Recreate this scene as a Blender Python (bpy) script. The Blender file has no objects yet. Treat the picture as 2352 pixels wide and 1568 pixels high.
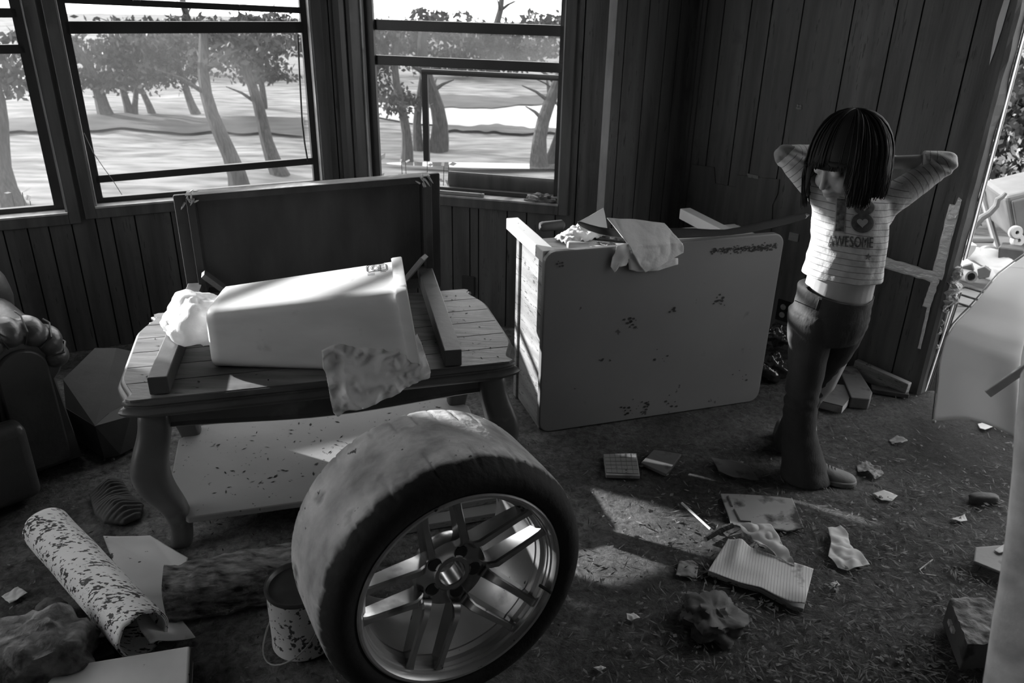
import bpy, bmesh, math, random
from mathutils import Vector, Matrix, noise
from mathutils.bvhtree import BVHTree
random.seed(7)
SC = bpy.context.scene
COL = SC.collection
PI = math.pi
V = Vector

# ------------------------------------------------------------------ camera, world, sun, exposure
FPX = 2352 * 28.0 / 36.0
CH = 1.6
PITCH = math.atan(826 / 1829.0)
ROLL = math.atan(83 / 4049.0)
_f = V((0, math.cos(PITCH), -math.sin(PITCH)))
_u = V((0, math.sin(PITCH), math.cos(PITCH)))
_r = V((1, 0, 0))
CR = _r * math.cos(ROLL) + _u * math.sin(ROLL)
CU = -_r * math.sin(ROLL) + _u * math.cos(ROLL)
CF = _f
cam_d = bpy.data.cameras.new('camera')
cam_d.lens = 28.0
cam_d.sensor_width = 36.0
cam_d.clip_start = 0.05
cam_d.clip_end = 300
cam_d.dof.use_dof = True
cam_d.dof.focus_distance = 2.3
cam_d.dof.aperture_fstop = 6.3
cam = bpy.data.objects.new('camera', cam_d)
COL.objects.link(cam)
mw = Matrix.Identity(4)
for i in range(3):
    mw[i][0] = CR[i]; mw[i][1] = CU[i]; mw[i][2] = -CF[i]
mw[2][3] = CH
cam.matrix_world = mw
SC.camera = cam

W = bpy.data.worlds.new('overcast bright sky')
SC.world = W
W.use_nodes = True
bg = W.node_tree.nodes['Background']
bg.inputs[0].default_value = (1, 1, 1, 1)
bg.inputs[1].default_value = 4.0

SUN_AZ = V((-math.cos(math.radians(25)), math.sin(math.radians(25)), 0))
SUN_EL = math.radians(15.7)
sun_dir = SUN_AZ * math.cos(SUN_EL) + V((0, 0, math.sin(SUN_EL)))
sd = bpy.data.lights.new('sun', 'SUN')
sd.energy = 13.0
sd.angle = math.radians(0.9)
so = bpy.data.objects.new('sun', sd)
COL.objects.link(so)
so.location = (-6, 6, 6)
so.rotation_euler = sun_dir.to_track_quat('Z', 'Y').to_euler()

SC.view_settings.view_transform = 'Standard'
SC.view_settings.look = 'None'
SC.view_settings.gamma = 1.0
SC.view_settings.use_curve_mapping = False
SC.view_settings.exposure = 0.0
cy = SC.cycles
cy.use_denoising = True
cy.max_bounces = 7
cy.diffuse_bounces = 4
cy.glossy_bounces = 3
cy.transmission_bounces = 4
cy.transparent_max_bounces = 12
cy.sample_clamp_indirect = 6.0
cy.caustics_reflective = False
cy.caustics_refractive = False

# ------------------------------------------------------------------ from a pixel of the photograph to a point in the room
EYE = V((0, 0, CH))
def ray(px, py):
    return CR * ((px - 1176) / FPX) - CU * ((py - 784) / FPX) + CF
def PF(px, py, z=0.0):
    d = ray(px, py); return EYE + d * ((z - CH) / d.z)
def PY(px, py, y):
    d = ray(px, py); return EYE + d * (y / d.y)
def PN(px, py, p, n):
    d = ray(px, py); return EYE + d * ((V(p) - EYE).dot(n) / d.dot(n))
def rad(a): return math.radians(a)
def lerp(a, b, t): return a + (b - a) * t
def sst(a, b, x):
    t = max(0.0, min(1.0, (x - a) / (b - a))); return t * t * (3 - 2 * t)
def nz(p, s=1.0, o=0.0):
    return noise.noise(V((p[0] * s + o, p[1] * s + o * 1.7, p[2] * s - o)))

# ------------------------------------------------------------------ naming and grouping
ORI = {}
def tag(o, label=None, cat=None, group=None, kind=None):
    if label: o['label'] = label
    if cat: o['category'] = cat
    if group: o['group'] = group
    if kind: o['kind'] = kind
    return o
def thing(name, loc, label=None, cat=None, group=None, kind=None):
    o = bpy.data.objects.new(name, None)
    o.empty_display_size = 0.05
    COL.objects.link(o)
    o.location = loc
    ORI[o.name] = V(loc)
    return tag(o, label, cat, group, kind)

class MB:
    """collects shapes in world coordinates, then becomes one mesh object"""
    def __init__(self):
        self.bm = bmesh.new()
    def quadbox(self, p):
        v = [self.bm.verts.new(q) for q in p]
        for f in ((0, 3, 2, 1), (4, 5, 6, 7), (0, 1, 5, 4), (1, 2, 6, 5), (2, 3, 7, 6), (3, 0, 4, 7)):
            self.bm.faces.new([v[i] for i in f])
        return self
    def box(self, c, s, rz=0.0, M=None):
        if M is None: M = Matrix.Rotation(rz, 3, 'Z')
        c = V(c); hx, hy, hz = s[0] / 2, s[1] / 2, s[2] / 2
        return self.quadbox([c + M @ V(q) for q in ((-hx, -hy, -hz), (hx, -hy, -hz), (hx, hy, -hz), (-hx, hy, -hz), (-hx, -hy, hz), (hx, -hy, hz), (hx, hy, hz), (-hx, hy, hz))])
    def beam(self, a, b, w, h, up=(0, 0, 1)):
        a, b = V(a), V(b); d = (b - a).normalized(); s = d.cross(V(up)).normalized(); t = s.cross(d)
        q = lambda p, i, j: p + s * (w / 2 * i) + t * (h / 2 * j)
        return self.quadbox([q(a, -1, -1), q(a, 1, -1), q(b, 1, -1), q(b, -1, -1), q(a, -1, 1), q(a, 1, 1), q(b, 1, 1), q(b, -1, 1)])
    def prism(self, poly, vec):
        vec = V(vec); a = [self.bm.verts.new(V(p)) for p in poly]; b = [self.bm.verts.new(V(p) + vec) for p in poly]
        n = len(poly)
        self.bm.faces.new(a[::-1]); self.bm.faces.new(b)
        for i in range(n): self.bm.faces.new((a[i], a[(i + 1) % n], b[(i + 1) % n], b[i]))
        return self
    def rings(self, rings, cap=True, closed=True, loop=False):
        R = [[self.bm.verts.new(p) for p in r] for r in rings]
        n = len(R[0])
        m = len(R) if loop else len(R) - 1
        for k in range(m):
            A, B = R[k], R[(k + 1) % len(R)]
            for i in range(n if closed else n - 1):
                self.bm.faces.new((A[i], A[(i + 1) % n], B[(i + 1) % n], B[i]))
        if cap and closed and not loop:
            self.bm.faces.new(R[0][::-1]); self.bm.faces.new(R[-1])
        return self
    def tube(self, pts, r, n=8, cap=True, flat=1.0):
        pts = [V(p) for p in pts]
        rr = r if isinstance(r, (list, tuple)) else [r] * len(pts)
        out = []; up = None
        for i, p in enumerate(pts):
            d = (pts[min(i + 1, len(pts) - 1)] - pts[max(i - 1, 0)])
            if d.length < 1e-9: d = V((0, 0, 1))
            d.normalize()
            if up is None: up = V((0, 0, 1)) if abs(d.z) < 0.9 else V((0, 1, 0))
            s = d.cross(up).normalized(); t = s.cross(d).normalized(); up = t
            out.append([p + (s * math.cos(a) + t * math.sin(a) * flat) * rr[i] for a in (2 * PI * k / n for k in range(n))])
        return self.rings(out, cap)
    def lathe(self, prof, M, n=48, closed=False, t0=0.0, t1=2 * PI):
        """prof = (radius, height) pairs, M = 4x4 with the axis along local z"""
        out = []
        full = abs(t1 - t0 - 2 * PI) < 1e-6
        for k in range(n if full else n + 1):
            a = t0 + (t1 - t0) * k / n
            out.append([M @ V((r * math.cos(a), r * math.sin(a), h)) for r, h in prof])
        return self.rings(out, cap=False, closed=closed, loop=full)
    def grid(self, fn, nu, nv):
        g = [[self.bm.verts.new(fn(i / nu, j / nv)) for j in range(nv + 1)] for i in range(nu + 1)]
        for i in range(nu):
            for j in range(nv):
                self.bm.faces.new((g[i][j], g[i + 1][j], g[i + 1][j + 1], g[i][j + 1]))
        return self
    def ball(self, c, r, M=None, seg=16, rng=10):
        c = V(c); r = V(r) if not isinstance(r, (int, float)) else V((r, r, r))
        M = M or Matrix.Identity(3)
        rows = []
        for j in range(1, rng):
            th = PI * j / rng
            rows.append([c + M @ V((r.x * math.sin(th) * math.cos(2 * PI * i / seg), r.y * math.sin(th) * math.sin(2 * PI * i / seg), r.z * math.cos(th))) for i in range(seg)])
        self.rings(rows, cap=True)
        return self
    def poly(self, pts, cuts=4):
        """flat outline filled and finely cut"""
        f = self.bm.faces.new([self.bm.verts.new(V(p)) for p in pts])
        r = bmesh.ops.triangulate(self.bm, faces=[f])
        fs = r['faces']
        for _ in range(cuts):
            es = list({e for f in fs for e in f.edges})
            L = sum(e.calc_length() for e in es) / max(1, len(es))
            es = [e for e in es if e.calc_length() > L * 0.55]
            r = bmesh.ops.subdivide_edges(self.bm, edges=es, cuts=1)
            fs = [f for f in self.bm.faces]
            r2 = bmesh.ops.triangulate(self.bm, faces=[f for f in fs if len(f.verts) > 3])
            fs = [f for f in self.bm.faces]
        return self
    def warp(self, fn):
        for v in self.bm.verts: v.co = fn(v.co.copy())
        return self
    def build(self, name, m=None, parent=None, smooth=False, bevel=0.0, solid=0.0, sub=0, loc=None, seg=2, off=0.0, angle=35):
        bm = self.bm
        bmesh.ops.remove_doubles(bm, verts=bm.verts, dist=1e-5)
        bmesh.ops.recalc_face_normals(bm, faces=bm.faces)
        if loc is None:
            if parent is not None: loc = ORI[parent.name]
            else:
                xs = [v.co.x for v in bm.verts]; ys = [v.co.y for v in bm.verts]; zs = [v.co.z for v in bm.verts]
                loc = V(((min(xs) + max(xs)) / 2, (min(ys) + max(ys)) / 2, min(zs)))
        loc = V(loc)
        for v in bm.verts: v.co -= loc
        if smooth:
            for f in bm.faces: f.smooth = True
        me = bpy.data.meshes.new(name)
        bm.to_mesh(me); bm.free()
        o = bpy.data.objects.new(name, me)
        COL.objects.link(o)
        if smooth and angle: me.set_sharp_from_angle(angle=rad(angle if angle > 0 else 180))
        if m: me.materials.append(m)
        if parent is not None:
            o.parent = parent
            if parent.name in ORI: o.location = loc - ORI[parent.name]
        else: o.location = loc
        ORI[o.name] = loc
        if solid:
            md = o.modifiers.new('thickness', 'SOLIDIFY'); md.thickness = solid; md.offset = off
        if bevel:
            md = o.modifiers.new('bevel', 'BEVEL'); md.width = bevel; md.segments = seg; md.limit_method = 'ANGLE'; md.angle_limit = rad(40)
        if sub:
            md = o.modifiers.new('subdiv', 'SUBSURF'); md.levels = sub; md.render_levels = sub
        return o

def fuse(mb, voxel, smooth=2, fac=0.5):
    """melt overlapping shapes into one continuous skin, returned as a new MB"""
    me = bpy.data.meshes.new('tmp'); mb.bm.to_mesh(me); mb.bm.free()
    o = bpy.data.objects.new('tmp', me); COL.objects.link(o)
    md = o.modifiers.new('r', 'REMESH'); md.mode = 'VOXEL'; md.voxel_size = voxel
    if smooth:
        s = o.modifiers.new('s', 'SMOOTH'); s.iterations = smooth; s.factor = fac
    dg = bpy.context.evaluated_depsgraph_get()
    ev = o.evaluated_get(dg)
    r = MB(); me2 = ev.to_mesh(); r.bm.from_mesh(me2); ev.to_mesh_clear()
    bpy.data.objects.remove(o); bpy.data.meshes.remove(me)
    return r

# ------------------------------------------------------------------ materials (the photograph is black and white)
def g4(v): return (v, v, v, 1)
def mat(name, lo, hi, scale=4.0, stretch=(1, 1, 1), rough=0.75, metal=0.0, bump=0.15, bscale=30.0, spec=0.3,
        mud=0.0, mudv=0.03, mudscale=6.0, specks=0.0, speckv=0.02, speckscale=45.0, trans=0.0, detail=6.0, rot=(0, 0, 0), bstretch=None):
    m = bpy.data.materials.new(name); m.use_nodes = True
    nt = m.node_tree; N = nt.nodes; L = nt.links
    b = N['Principled BSDF']
    tc = N.new('ShaderNodeTexCoord')
    mp = N.new('ShaderNodeMapping'); mp.inputs['Scale'].default_value = stretch; mp.inputs['Rotation'].default_value = rot
    L.new(tc.outputs['Object'], mp.inputs[0])
    n1 = N.new('ShaderNodeTexNoise'); n1.inputs['Scale'].default_value = scale; n1.inputs['Detail'].default_value = detail
    L.new(mp.outputs[0], n1.inputs['Vector'])
    r1 = N.new('ShaderNodeMapRange'); r1.inputs[1].default_value = 0.3; r1.inputs[2].default_value = 0.7
    r1.inputs[3].default_value = lo; r1.inputs[4].default_value = hi
    L.new(n1.outputs[0], r1.inputs[0])
    col = r1.outputs[0]
    def over(col, fac, val):
        mx = N.new('ShaderNodeMix'); mx.data_type = 'FLOAT'
        L.new(fac, mx.inputs[0]); L.new(col, mx.inputs[2])
        if isinstance(val, float): mx.inputs[3].default_value = val
        else: L.new(val, mx.inputs[3])
        return mx.outputs[0]
    def thr(sc, cut, width, vec, det=5.0):
        n = N.new('ShaderNodeTexNoise'); n.inputs['Scale'].default_value = sc; n.inputs['Detail'].default_value = det
        L.new(vec, n.inputs['Vector'])
        r = N.new('ShaderNodeMapRange'); r.inputs[1].default_value = cut; r.inputs[2].default_value = cut + width
        L.new(n.outputs[0], r.inputs[0]); return r.outputs[0]
    if mud: col = over(col, thr(mudscale, 0.72 - 0.35 * mud, 0.12, tc.outputs['Object']), mudv)
    if specks:
        a1 = N.new('ShaderNodeTexNoise'); a1.inputs['Scale'].default_value = speckscale; a1.inputs['Detail'].default_value = 3
        L.new(mp.outputs[0], a1.inputs['Vector'])
        a2 = N.new('ShaderNodeTexNoise'); a2.inputs['Scale'].default_value = speckscale * 0.22; a2.inputs['Detail'].default_value = 2
        L.new(mp.outputs[0], a2.inputs['Vector'])
        a3 = N.new('ShaderNodeMath'); a3.operation = 'MULTIPLY_ADD'; L.new(a2.outputs[0], a3.inputs[0]); a3.inputs[1].default_value = 0.6; L.new(a1.outputs[0], a3.inputs[2])
        r3 = N.new('ShaderNodeMapRange'); c3 = 1.05 - 0.27 * specks; r3.inputs[1].default_value = c3; r3.inputs[2].default_value = c3 + 0.03
        L.new(a3.outputs[0], r3.inputs[0]); col = over(col, r3.outputs[0], speckv)
    L.new(col, b.inputs['Base Color'])
    b.inputs['Roughness'].default_value = rough
    b.inputs['Metallic'].default_value = metal
    b.inputs['Specular IOR Level'].default_value = spec
    if bump:
        n2 = N.new('ShaderNodeTexNoise'); n2.inputs['Scale'].default_value = bscale; n2.inputs['Detail'].default_value = 5
        if bstretch:
            mp2 = N.new('ShaderNodeMapping'); mp2.inputs['Scale'].default_value = bstretch
            mp2.inputs['Rotation'].default_value = rot
            L.new(tc.outputs['Object'], mp2.inputs[0]); L.new(mp2.outputs[0], n2.inputs['Vector'])
        else: L.new(mp.outputs[0], n2.inputs['Vector'])
        bp = N.new('ShaderNodeBump'); bp.inputs['Strength'].default_value = bump; bp.inputs['Distance'].default_value = 0.02
        L.new(n2.outputs[0], bp.inputs['Height']); L.new(bp.outputs[0], b.inputs['Normal'])
    if trans:
        ms = N.new('ShaderNodeMixShader'); ms.inputs[0].default_value = trans
        tr = N.new('ShaderNodeBsdfTranslucent'); L.new(col, tr.inputs[0])
        L.new(b.outputs[0], ms.inputs[1]); L.new(tr.outputs[0], ms.inputs[2])
        L.new(ms.outputs[0], N['Material Output'].inputs[0])
    return m

def veil(name, dust, dustv, sc, stretch, rough_glass=False):
    """dusty glass or insect screen: mostly see-through with a thin pale film that the daylight lights up"""
    m = bpy.data.materials.new(name); m.use_nodes = True
    nt = m.node_tree; N = nt.nodes; L = nt.links
    N.remove(N['Principled BSDF'])
    tc = N.new('ShaderNodeTexCoord'); mp = N.new('ShaderNodeMapping'); mp.inputs['Scale'].default_value = stretch
    L.new(tc.outputs['Object'], mp.inputs[0])
    n1 = N.new('ShaderNodeTexNoise'); n1.inputs['Scale'].default_value = sc; n1.inputs['Detail'].default_value = 7
    L.new(mp.outputs[0], n1.inputs['Vector'])
    r = N.new('ShaderNodeMapRange'); r.inputs[1].default_value = 0.3; r.inputs[2].default_value = 0.75
    r.inputs[3].default_value = dust[0]; r.inputs[4].default_value = dust[1]
    L.new(n1.outputs[0], r.inputs[0])
    tr = N.new('ShaderNodeBsdfTransparent')
    d1 = N.new('ShaderNodeBsdfTranslucent'); d1.inputs[0].default_value = g4(dustv)
    ms = N.new('ShaderNodeMixShader'); L.new(r.outputs[0], ms.inputs[0]); L.new(tr.outputs[0], ms.inputs[1]); L.new(d1.outputs[0], ms.inputs[2])
    L.new(ms.outputs[0], N['Material Output'].inputs[0])
    return m

M = {}
M['panel'] = mat('dark wood wall panelling', 0.05, 0.125, 3.0, (6, 6, 0.5), 0.55, bump=0.10, bscale=20, spec=0.4, mud=0.35, mudv=0.07, mudscale=9, specks=0.25, speckv=0.04, speckscale=28)
M['panel_back'] = mat('dark gap behind panelling', 0.012, 0.02, rough=0.9)
M['trim'] = mat('dark wood trim', 0.05, 0.11, 4.0, (5, 5, 0.6), 0.45, bump=0.06, spec=0.5, mud=0.3, mudv=0.1)
M['frame'] = mat('black window metal', 0.015, 0.03, 6.0, rough=0.45, bump=0.03, spec=0.5)
M['jamb'] = mat('worn pale jamb', 0.25, 0.45, 5.0, (4, 4, 1), 0.5, bump=0.05, mud=0.3, mudv=0.12)
M['ceiling'] = mat('dull ceiling board', 0.10, 0.15, 2.0, rough=0.9)
M['screen'] = veil('dusty insect screen', (0.025, 0.06), 0.6, 2.2, (1, 1, 0.6))
M['glass'] = veil('dirty window glass', (0.01, 0.04), 0.7, 3.0, (1, 1, 0.3))
M['glass_dusty'] = veil('mud filmed window glass', (0.22, 0.42), 0.2, 7.0, (1, 1, 0.6))
# ------------------------------------------------------------------ the room
class Frame:
    """a wall line: s runs along the wall, z up, dep away from the room"""
    def __init__(self, o, deg=None, to=None):
        self.o = V((o[0], o[1], 0))
        if to is not None: d = V((to[0] - o[0], to[1] - o[1], 0)).normalized()
        else: d = V((math.cos(rad(deg)), math.sin(rad(deg)), 0))
        self.d = d; self.n = V((-d.y, d.x, 0))
    def P(self, s, z, dep=0.0): return self.o + self.d * s + self.n * dep + V((0, 0, z))
    def S(self, px, py, dep=0.0):
        p = PN(px, py, self.o + self.n * dep, self.n)
        return (p - self.o).dot(self.d), p.z
    def box(self, mb, s0, s1, z0, z1, d0, d1):
        P = self.P
        mb.quadbox([P(s0, z0, d0), P(s1, z0, d0), P(s1, z0, d1), P(s0, z0, d1), P(s0, z1, d0), P(s1, z1, d0), P(s1, z1, d1), P(s0, z1, d1)])
    def skew(self, mb, s0, s1, zl, zr, th, d0, d1):
        P = self.P; h = th / 2
        mb.quadbox([P(s0, zl - h, d0), P(s1, zr - h, d0), P(s1, zr - h, d1), P(s0, zl - h, d1), P(s0, zl + h, d0), P(s1, zr + h, d0), P(s1, zr + h, d1), P(s0, zl + h, d1)])
HT = 2.35
A0 = PF(220, 800)
FA = Frame(A0, 26)
sc_, _ = FA.S(790, 200)
COR = FA.P(sc_, 0)
FB = Frame(COR, -14)
sb_, _ = FB.S(1400, 250)
EDG = FB.P(sb_, 0)
RB = PF(2105, 905)
_FD = Frame(RB, -45)
s_c2, _ = _FD.S(1592, 200)
C2 = _FD.P(s_c2, 0)
FC = Frame(EDG, to=C2)
FD = Frame(C2, -45)
SD_END = -s_c2
sc2 = (C2 - EDG).length
SA0 = -1.24

def wall(name, fr, s0, s1, holes, grooves, mb_mat='panel'):
    mb = MB(); bk = MB()
    cuts = sorted(set([s0, s1] + [g for g in grooves if s0 < g < s1] + [h[0] for h in holes if s0 < h[0] < s1] + [h[1] for h in holes if s0 < h[1] < s1]))
    gs = set(grooves)
    for a, b in zip(cuts[:-1], cuts[1:]):
        mid = (a + b) / 2
        zs = [(0, HT)]
        for h in holes:
            if h[0] <= mid <= h[1]:
                zs = [(0, h[2]), (h[3], HT)]
        for z0, z1 in zs:
            if z1 - z0 < 0.005: continue
            fr.box(mb, a + (0.003 if a in gs else 0), b - (0.003 if b in gs else 0), z0, z1, 0, 0.012)
            fr.box(bk, a, b, z0, z1, 0.013, 0.10)
    o = mb.build(name, M[mb_mat]); tag(o, kind='structure')
    k = bk.build('wall_backing', M['panel_back'], o)
    return o
def auto_grooves(s0, s1, seed):
    r = random.Random(seed); out = []; s = s0
    while s < s1:
        s += r.choice((0.09, 0.14, 0.10, 0.17, 0.08, 0.12)); out.append(s)
    return out

ZT = 1.80
W1 = (-1.15, 0.005, 0.645, ZT); W2 = (0.115, 1.125, 0.66, ZT)
gA = [FA.S(x, 560)[0] for x in (174, 230, 266, 320, 403)]
gA += auto_grooves(SA0, gA[0] - 0.1, 3) + auto_grooves(gA[-1], sc_ - 0.1, 4)
wall('wall_left_front', FA, SA0, sc_, [W1, W2], gA)
W3 = (0.10, 1.055, 0.65, ZT)
gB = [FB.S(x, 480)[0] for x in (1099, 1165, 1210, 1276)] + [FB.S(1346, 0)[0]] + auto_grooves(0.0, FB.S(1040, 480)[0], 6)
wall('wall_front', FB, 0, sb_, [W3], gB)
gC = [FC.S(x, 0)[0] for x in (1442, 1494, 1537, 1566)]
wall('wall_recess', FC, 0, sc2, [], gC)
gD = [FD.S(x, 0)[0] for x in (1666, 1728, 1776, 1848, 1965, 2064, 2124, 2254)]
wall('wall_right', FD, 0, SD_END, [], gD)
FE = FD
wall('wall_right_beyond', FE, SD_END + 1.5, SD_END + 3.4, [], auto_grooves(SD_END + 1.5, SD_END + 3.4, 8))
PE = FD.P(SD_END + 3.4, 0)
PA = FA.P(SA0, 0)
FL_ = Frame((PA.x, -2.2), to=(PA.x, PA.y)); 
FL2 = Frame((PA.x, -2.2), 90)
W0 = (2.3, 4.45, 0.80, 1.90)
wall('wall_left', FL2, 0, PA.y + 2.2, [W0], auto_grooves(0, PA.y + 2.2, 9))
FR2 = Frame((PE.x, PE.y), -90)
wall('wall_far_right', FR2, 0, PE.y + 2.2, [], auto_grooves(0, PE.y + 2.2, 10))
FBK = Frame((PE.x, -2.2), 180)
wall('wall_back', FBK, 0, PE.x - PA.x, [], auto_grooves(0, PE.x - PA.x, 12))

# lintel over the broken doorway
mb = MB(); FD.box(mb, SD_END, SD_END + 1.5, 2.2, HT, 0, 0.1)
tag(mb.build('trim_1', M['trim']), kind='structure')

outline = [PA, COR, EDG, C2, PE, V((PE.x, -2.2, 0)), V((PA.x, -2.2, 0))]
mb = MB(); mb.prism([p + V((0, 0, HT)) for p in outline], (0, 0, 0.1))
tag(mb.build('ceiling', M['ceiling']), kind='structure')

# mud covered floor: a fine grid in view, its edges run out under the walls
def mud_material():
    m = bpy.data.materials.new('dried river mud'); m.use_nodes = True
    nt = m.node_tree; N = nt.nodes; L = nt.links; b = N['Principled BSDF']
    tc = N.new('ShaderNodeTexCoord')
    def nse(sc, det, rough=0.6, dist=0.0):
        n = N.new('ShaderNodeTexNoise'); n.inputs['Scale'].default_value = sc; n.inputs['Detail'].default_value = det
        n.inputs['Roughness'].default_value = rough; n.inputs['Distortion'].default_value = dist
        L.new(tc.outputs['Object'], n.inputs['Vector']); return n.outputs[0]
    def mr(x, a, b_, c, d):
        r = N.new('ShaderNodeMapRange'); r.inputs[1].default_value = a; r.inputs[2].default_value = b_
        r.inputs[3].default_value = c; r.inputs[4].default_value = d; L.new(x, r.inputs[0]); return r.outputs[0]
    def mth(op, a, b_):
        k = N.new('ShaderNodeMath'); k.operation = op
        for i, x in enumerate((a, b_)):
            if isinstance(x, float): k.inputs[i].default_value = x
            else: L.new(x, k.inputs[i])
        return k.outputs[0]
    big = mr(nse(1.3, 4), 0.36, 0.64, 0.035, 0.20)
    fine = mr(nse(38, 8, 0.75, 0.6), 0.32, 0.68, 0.25, 1.8)
    col = mth('MULTIPLY', big, fine)
    # floor colour gets paler towards the left side of the room
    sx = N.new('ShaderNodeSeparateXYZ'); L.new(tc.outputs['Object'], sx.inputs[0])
    left_gain = mr(mth('ADD', sx.outputs[0], mth('MULTIPLY', nse(2.2, 4), 1.4)), -0.2, 1.5, 2.1, 0.85)
    col = mth('MULTIPLY', col, left_gain)
    L.new(col, b.inputs['Base Color'])
    b.inputs['Roughness'].default_value = 0.75
    b.inputs['Specular IOR Level'].default_value = 0.35
    # cracks
    vo = N.new('ShaderNodeTexVoronoi'); vo.feature = 'DISTANCE_TO_EDGE'; vo.inputs['Scale'].default_value = 9
    L.new(tc.outputs['Object'], vo.inputs['Vector'])
    cr = mr(vo.outputs[0], 0.0, 0.04, 0.0, 1.0)
    h = mth('ADD', mth('MULTIPLY', nse(60, 8, 0.75, 1.0), 1.0), mth('MULTIPLY', nse(9, 5), 0.8))
    h = mth('ADD', h, mth('MULTIPLY', cr, 0.12))
    bp = N.new('ShaderNodeBump'); bp.inputs['Strength'].default_value = 0.9; bp.inputs['Distance'].default_value = 0.06
    L.new(h, bp.inputs['Height']); L.new(bp.outputs[0], b.inputs['Normal'])
    return m
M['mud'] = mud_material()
def floor_z(x, y):
    p = (x, y, 0.3)
    return -0.004 + 0.004 * nz(p, 5) + 0.003 * nz(p, 17, 3)
mb = MB()
vx = {}
def inside(x, y, poly):
    c = False; n = len(poly)
    for i in range(n):
        a, b = poly[i], poly[(i + 1) % n]
        if (a.y > y) != (b.y > y) and x < (b.x - a.x) * (y - a.y) / (b.y - a.y) + a.x: c = not c
    return c
big_out = [PA + V((-0.05, 0.1, 0)), COR + V((0, 0.08, 0)), EDG + V((0, 0.06, 0)), C2 + V((0, 0.1, 0)), PE + V((0.12, 0.1, 0)), V((PE.x + .05, -2.25, 0)), V((PA.x - .05, -2.25, 0))]
def cell(x0, x1, y0, y1):
    if not inside((x0 + x1) / 2, (y0 + y1) / 2, big_out): return
    q = []
    for x, y in ((x0, y0), (x1, y0), (x1, y1), (x0, y1)):
        k = (round(x, 4), round(y, 4))
        if k not in vx: vx[k] = mb.bm.verts.new((x, y, floor_z(x, y)))
        q.append(vx[k])
    mb.bm.faces.new(q)
st = 0.03
for i in range(-112, 130):
    for j in range(20, 145):
        cell(i * st, (i + 1) * st, j * st, (j + 1) * st)
for i in range(-11, 13):
    for j in range(-6, 2):
        cell(i * .3, (i + 1) * .3, j * .3, (j + 1) * .3)
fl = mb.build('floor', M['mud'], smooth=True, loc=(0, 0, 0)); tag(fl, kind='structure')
mb = MB(); mb.prism([p + V((0, 0, -0.30)) for p in big_out], (0, 0, 0.27))
tag(mb.build('subfloor', M['panel_back'], fl))

# corner trims
mb = MB(); FB.box(mb, sb_ - 0.028, sb_ + 0.004, 0, HT, -0.008, 0.02)
tag(mb.build('trim_2', M['jamb']), kind='structure')
mb = MB(); FC.box(mb, sc2 - 0.02, sc2, 0, HT, -0.015, 0.0); FD.box(mb, 0, 0.035, 0, HT, -0.012, 0)
tag(mb.build('trim_3', M['trim'], bevel=0.004), kind='structure')
mb = MB(); FA.box(mb, sc_ - 0.03, sc_, 0, HT, -0.01, 0); FB.box(mb, 0, 0.03, 0, HT, -0.01, 0.0)
tag(mb.build('trim_4', M['trim'], bevel=0.004), kind='structure')

# ------------------------------------------------------------------ windows
def window(num, fr, h, rails, panes, casing=0.045, sash=0.05, dep=0.05, stile_gap=(0, 0)):
    s0, s1, z0, z1 = h
    w = thing('window_%d' % num, fr.P((s0 + s1) / 2, z0), kind='structure')
    mb = MB(); c = casing
    fr.box(mb, s0 - c, s0, z0 - c, z1 + c, -0.014, 0.0); fr.box(mb, s1, s1 + c, z0 - c, z1 + c, -0.014, 0.0)
    fr.box(mb, s0, s1, z0 - c, z0, -0.016, 0.0); fr.box(mb, s0, s1, z1, z1 + c, -0.014, 0.0)
    mb.build('window_casing', M['trim'], w, bevel=0.003)
    mb = MB(); t = 0.008
    fr.box(mb, s0, s0 + t, z0, z1, -0.005, 0.1); fr.box(mb, s1 - t, s1, z0, z1, -0.005, 0.1)
    fr.box(mb, s0, s1, z0, z0 + t, -0.02, 0.1); fr.box(mb, s0, s1, z1 - t, z1, -0.005, 0.1)
    mb.build('window_jamb', M['jamb'], w)
    mb = MB(); e = sash
    fr.box(mb, s0 + t, s0 + e, z0 + t, z1 - t, dep, dep + 0.03); fr.box(mb, s1 - e, s1 - t, z0 + t, z1 - t, dep, dep + 0.03)
    fr.box(mb, s0 + e, s1 - e, z1 - e, z1 - t, dep, dep + 0.03); fr.box(mb, s0 + e, s1 - e, z0 + t, z0 + 0.03, dep, dep + 0.03)
    mb.build('window_frame', M['frame'], w, bevel=0.002)
    for zl, zr, th, d in rails:
        mb = MB(); fr.skew(mb, s0 + e * 0.6, s1 - e * 0.6, zl, zr, th, dep + d, dep + d + 0.025)
        mb.build('sash_rail', M['frame'], w, bevel=0.002)
    for zl, zh, name, mm, d in panes:
        mb = MB(); P = fr.P
        def fn(u, v, zl=zl, zh=zh, d=d):
            s = lerp(s0 + e * 0.7, s1 - e * 0.7, u); z = lerp(lerp(zl[0], zl[1], u), lerp(zh[0], zh[1], u), v)
            return P(s, z, dep + d + 0.006 * math.sin(u * 5) * math.sin(v * 3))
        mb.grid(fn, 12, 12)
        mb.build(name, M[mm], w, smooth=True)
    return w
window(1, FA, W1, [(1.45, 1.45, 0.035, 0.0), (1.315, 1.315, 0.035, 0.0)],
       [((0.67, 0.67), (1.31, 1.31), 'insect_screen', 'screen', 0.03), ((1.31, 1.31), (1.66, 1.66), 'window_pane', 'glass', 0.015)])
window(2, FA, W2, [(1.500, 1.463, 0.026, 0.0), (1.395, 1.392, 0.048, 0.0), (0.772, 0.785, 0.032, 0.0)],
       [((0.69, 0.69), (1.39, 1.39), 'insect_screen', 'screen', 0.03), ((1.50, 1.46), (1.66, 1.66), 'window_pane', 'glass', 0.012)], sash=0.035)
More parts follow.
